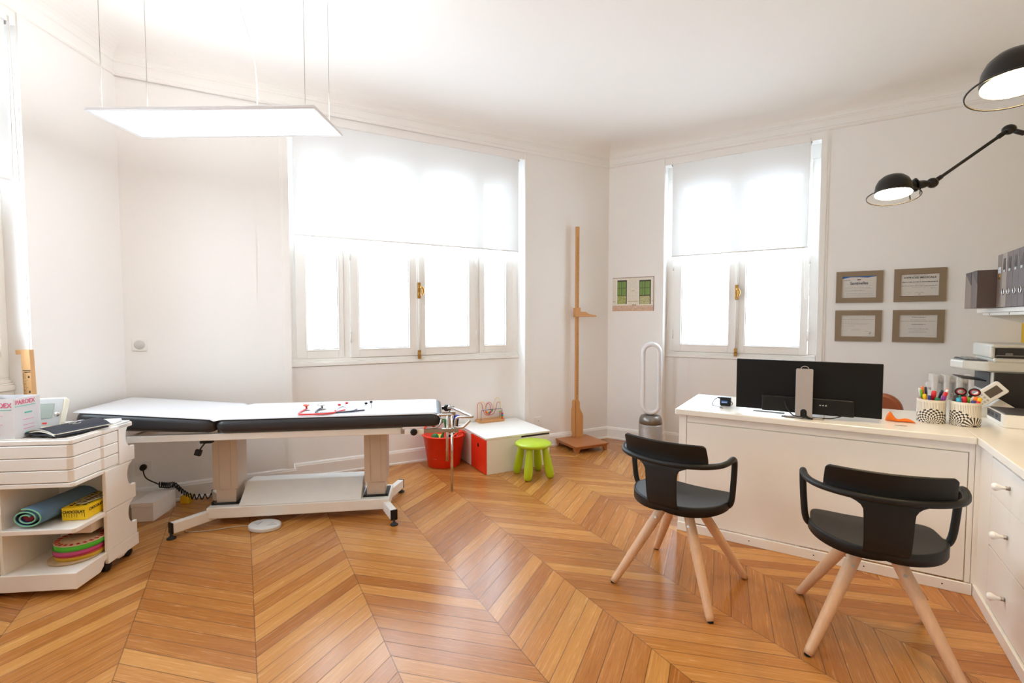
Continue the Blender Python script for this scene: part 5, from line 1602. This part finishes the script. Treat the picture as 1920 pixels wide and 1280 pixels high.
# cuff
CUF = mat('cuff_fabric', (44, 44, 52), .85, bump=.3, scale=300); CUFE = mat('cuff_binding', (206, 200, 186), .7)
t = thing('pressure_cuff', 'folded black fabric cuff with pale piping on the trolley top', 'cuff', TR(-.135, .125, TP + .007, 22))
def cuff(u, v):
    y = -.075 + .26 * v
    x = -.11 + .20 * u
    return (x, y, .010 + .030 * math.sin(PI * min(1, u * 1.15)) ** .7 * (.55 + .25 * v) + .004)
m = MB(); m.grid(cuff, 22, 14); m.obj('cuff_top', CUF, t, solid=.005)
m = MB(); m.grid(lambda u, v: (-.14 + .24 * u, -.095 + .25 * v, .006 + .008 * math.sin(PI * u * 2) ** 2), 20, 10); m.obj('cuff_bottom', CUF, t, solid=.006)
m = MB(); m.tube([Vector(cuff(i / 22, -.0)) + Vector((0, -.002, 0)) for i in range(23)], .003, 6)
m.tube([Vector((-.10 + .2 * i / 22, -.088, .010 + .016 * math.sin(PI * i / 22))) for i in range(23)], .003, 6)
m.tube([Vector(cuff(1, i / 14)) for i in range(15)], .003, 6); m.obj('piping', CUFE, t)
m = MB(); lp = []
for k in range(4):
    m.tube(cr([(-.04 + .03 * k, .02, .0445), (-.03 + .03 * k, .04, .046), (-.045 + .03 * k, .06, .047)], 4), .0012, 5)
m.obj('pale_script', CUFE, t)
# flat scale device
t = thing('kitchen_scale', 'flat white electronic scale on the back corner of the trolley top', 'scale', TR(-.15, .365, TP, -6))
m = MB(); m.prism(rrect(-.105, .105, -.06, .07, .012), 0, .016); m.obj('scale_body', mat('scale_white', (225, 226, 228), .3), t, bevel=.004, seg=3)
m = MB(); m.prism(rrect(-.07, .055, -.045, .045, .006), .0165, .018); m.obj('weighing_plate', mat('scale_plate', (206, 206, 200), .35), t)

# wooden measuring board
t = thing('measuring_board', 'narrow wooden measuring board standing behind the trolley by the left wall', 'measuring board', frame((-2.722, 2.725, 0), 8))
Mw = Matrix.Rotation(R(-1.8), 4, 'Y')
m = MB(); m.box(-.028, .032, -.012, .012, 0, 1.19, Mw); m.obj('board', mat('pale_pine', (214, 166, 112), .5, var=.12, scale=8, stretch=(9, 9, 1)), t, bevel=.002)
m = MB(); m.box(-.062, -.027, -.012, .012, 1.165, 1.19, Mw); m.obj('head_stop', MATS['pale_pine'], t, bevel=.002)
m = MB()
for k in range(70):
    z = 1.06 - k * .0085
    m.box(-.018, -.002 if k % 5 else .008, -.0128, -.012, z, z + .0016, Mw)
for k in range(6):
    z = 1.03 - k * .085; m.box(.012, .022, -.0128, -.012, z, z + .012, Mw)
m.box(-.0195, -.018, -.0128, -.012, .46, 1.06, Mw); m.box(-.02, .03, -.0128, -.012, 1.07, 1.075, Mw); m.box(-.01, .03, -.0128, -.012, 1.062, 1.066, Mw)
m.obj('scale_marks', INK, t)

# ------- shelf contents
SZ1 = .3365
t = thing('towel_roll', 'rolled blue fabric mat with mint piping on the middle shelf', 'rolled mat', TR(-.228, .02, SZ1, 5))
TBL = mat('towel_blue', (96, 128, 160), .9, bump=.3, scale=200); TNV = mat('towel_navy', (34, 44, 96), .9, bump=.3, scale=200); TMN = mat('towel_mint', (130, 200, 170), .8); TRD = mat('towel_red', (150, 50, 70), .9, var=.4, scale=60)
def spiral(turns, r0, r1, n=60, sq=.62):
    return [((r0 + (r1 - r0) * k / n) * math.cos(2 * PI * turns * k / n + .6), .052 + (r0 + (r1 - r0) * k / n) * sq * math.sin(2 * PI * turns * k / n + .6)) for k in range(n + 1)]
sp = spiral(2.2, .022, .076)
m = MB(); m.grid(lambda u, v: (sp[int(round(u * 60))][0], .33 * v, max(.002, sp[int(round(u * 60))][1])), 60, 10); m.obj('outer_fabric', TBL, t, solid=.006)
sp2 = [(x * .93, (z_ - .052) * .93 + .052) for x, z_ in sp]
m = MB(); m.grid(lambda u, v: (sp2[int(round(u * 60))][0], .002 + .32 * v, max(.004, sp2[int(round(u * 60))][1])), 60, 10); m.obj('inner_fabric', TNV, t, solid=.003)
m = MB(); m.tube([(x, -.001, max(.004, z_)) for x, z_ in sp], .0038, 6); m.obj('piping', TMN, t)
m = MB(); m.lathe([(0, 0), (.030, 0), (.033, .01), (.033, .25), (0, .25)], T3(-.0, .01, .05) @ Matrix.Diagonal((1, 1, .6, 1)) @ Matrix.Rotation(R(-90), 4, 'X'), 14); m.obj('core_fabric', TRD, t)
YEL = mat('tin_yellow', (246, 208, 10), .4); 
t = thing('chocolate_tin', 'yellow box lettered in dripping black capitals on the middle shelf', 'tin', TR(-.132, .100, SZ1, -3))
m = MB(); m.box(0, .112, 0, .27, .001, .062); m.obj('tin_body', YEL, t, bevel=.003)
m = MB(); m.box(-.001, .113, -.001, .271, .058, .066); m.obj('lid', YEL, t, bevel=.002)
lettering('CHOCOLAT', .0185, T3(.055, -.0012, .044) @ UPF, INK, t, offset=.0005, sx=.98)
lettering('CHOCOLAT', .0185, T3(.1128, .07, .046) @ Matrix.Rotation(R(90), 4, 'Z') @ UPF, INK, t, offset=.0005)
m = MB()
rg = random.Random(5)
for k in range(9):
    x = .010 + .0115 * k; m.box(x, x + .0013, -.0009, 0, .036 - rg.uniform(.004, .022), .038)
m.obj('ink_drips', INK, t)
m = MB()
for r_ in range(3):
    for k in range(9):
        m.box(.012 + .030 * r_, .030 + .030 * r_, .03 + .026 * k, .045 + .026 * k, .066, .0665)
m.obj('lid_print', INK, t)
t = thing('spectacle_case', 'clear plastic case lying on the yellow tin', 'case', TR(-.055, .22, SZ1 + .068, 14))
m = MB(); m.prism(rrect(-.028, .028, -.09, .09, .025, 7), 0, .018); m.obj('case_shell', CLEARP, t, bevel=.004, seg=2)
m = MB(); m.tube([(-.028 + .056 * 0 + q[0] * 0, 0, 0) for q in ()] or [(p[0], p[1], .009) for p in rrect(-.0285, .0285, -.0905, .0905, .025, 7)], .0018, 6, True); m.obj('seam', GREYP, t)
# lower shelf: round boxes
m = MB(); m.box(-.23, -.04, .16, .345, .245, .31); tag(m.obj('white_box', CART, M=FTr, bevel=.003), 'white cardboard box wedged under the middle shelf of the trolley', 'box')
GB = 'round game boxes on the lower trolley shelf'
def rnd(z, h, r, col, topc, dx, dy, label, tilt=0):
    t = thing('round_box', label, 'round box', TR(-.125 + dx, .20 + dy, z, 0), GB)
    Mt = Matrix.Rotation(R(tilt), 4, 'X')
    m = MB(); m.lathe([(0, 0), (r, 0), (r, h), (0, h)], Mt, 44); m.obj('box_side', mat('rb_%s' % label[:6], col, .5), t)
    m = MB(); m.lathe([(0, h), (r + .002, h), (r + .002, h + .004), (0, h + .0045)], Mt, 44); m.obj('lid_face', mat('rt_%s' % label[:6], topc, .55, var=.5, scale=22), t)
rnd(.116, .004, .108, (190, 160, 120), (196, 168, 130), -.008, -.02, 'flat brown card disc lowest under the round boxes')
rnd(.122, .022, .102, (206, 166, 40), (190, 60, 60), .0, .0, 'gold sided round box at the bottom of the pile')
rnd(.1495, .024, .105, (206, 80, 140), (90, 160, 60), -.005, .004, 'pink sided round box in the middle of the pile')
rnd(.179, .024, .105, (80, 196, 50), (216, 190, 160), .004, .0, 'bright green sided round box on top of the pile')
m = MB()
for k in range(22):
    a = 2 * PI * k / 22; m.prism([((r_) * math.cos(a + o_), (r_) * math.sin(a + o_)) for r_, o_ in ((.082, 0), (.104, 0.04), (.104, .17), (.082, .13))], .2085, .2092)
o = m.obj('striped_border', mat('stripe_red', (196, 44, 40), .5), None, M=TR(-.121, .20, 0)); 
# attach the striped border to the top box
top_box = [x for x in bpy.data.objects if x.get('label', '') == 'bright green sided round box on top of the pile'][0]
mw = o.matrix_world.copy(); o.parent = top_box; o.matrix_parent_inverse = Matrix(); o.matrix_basis = T3(0, 0, -.179)
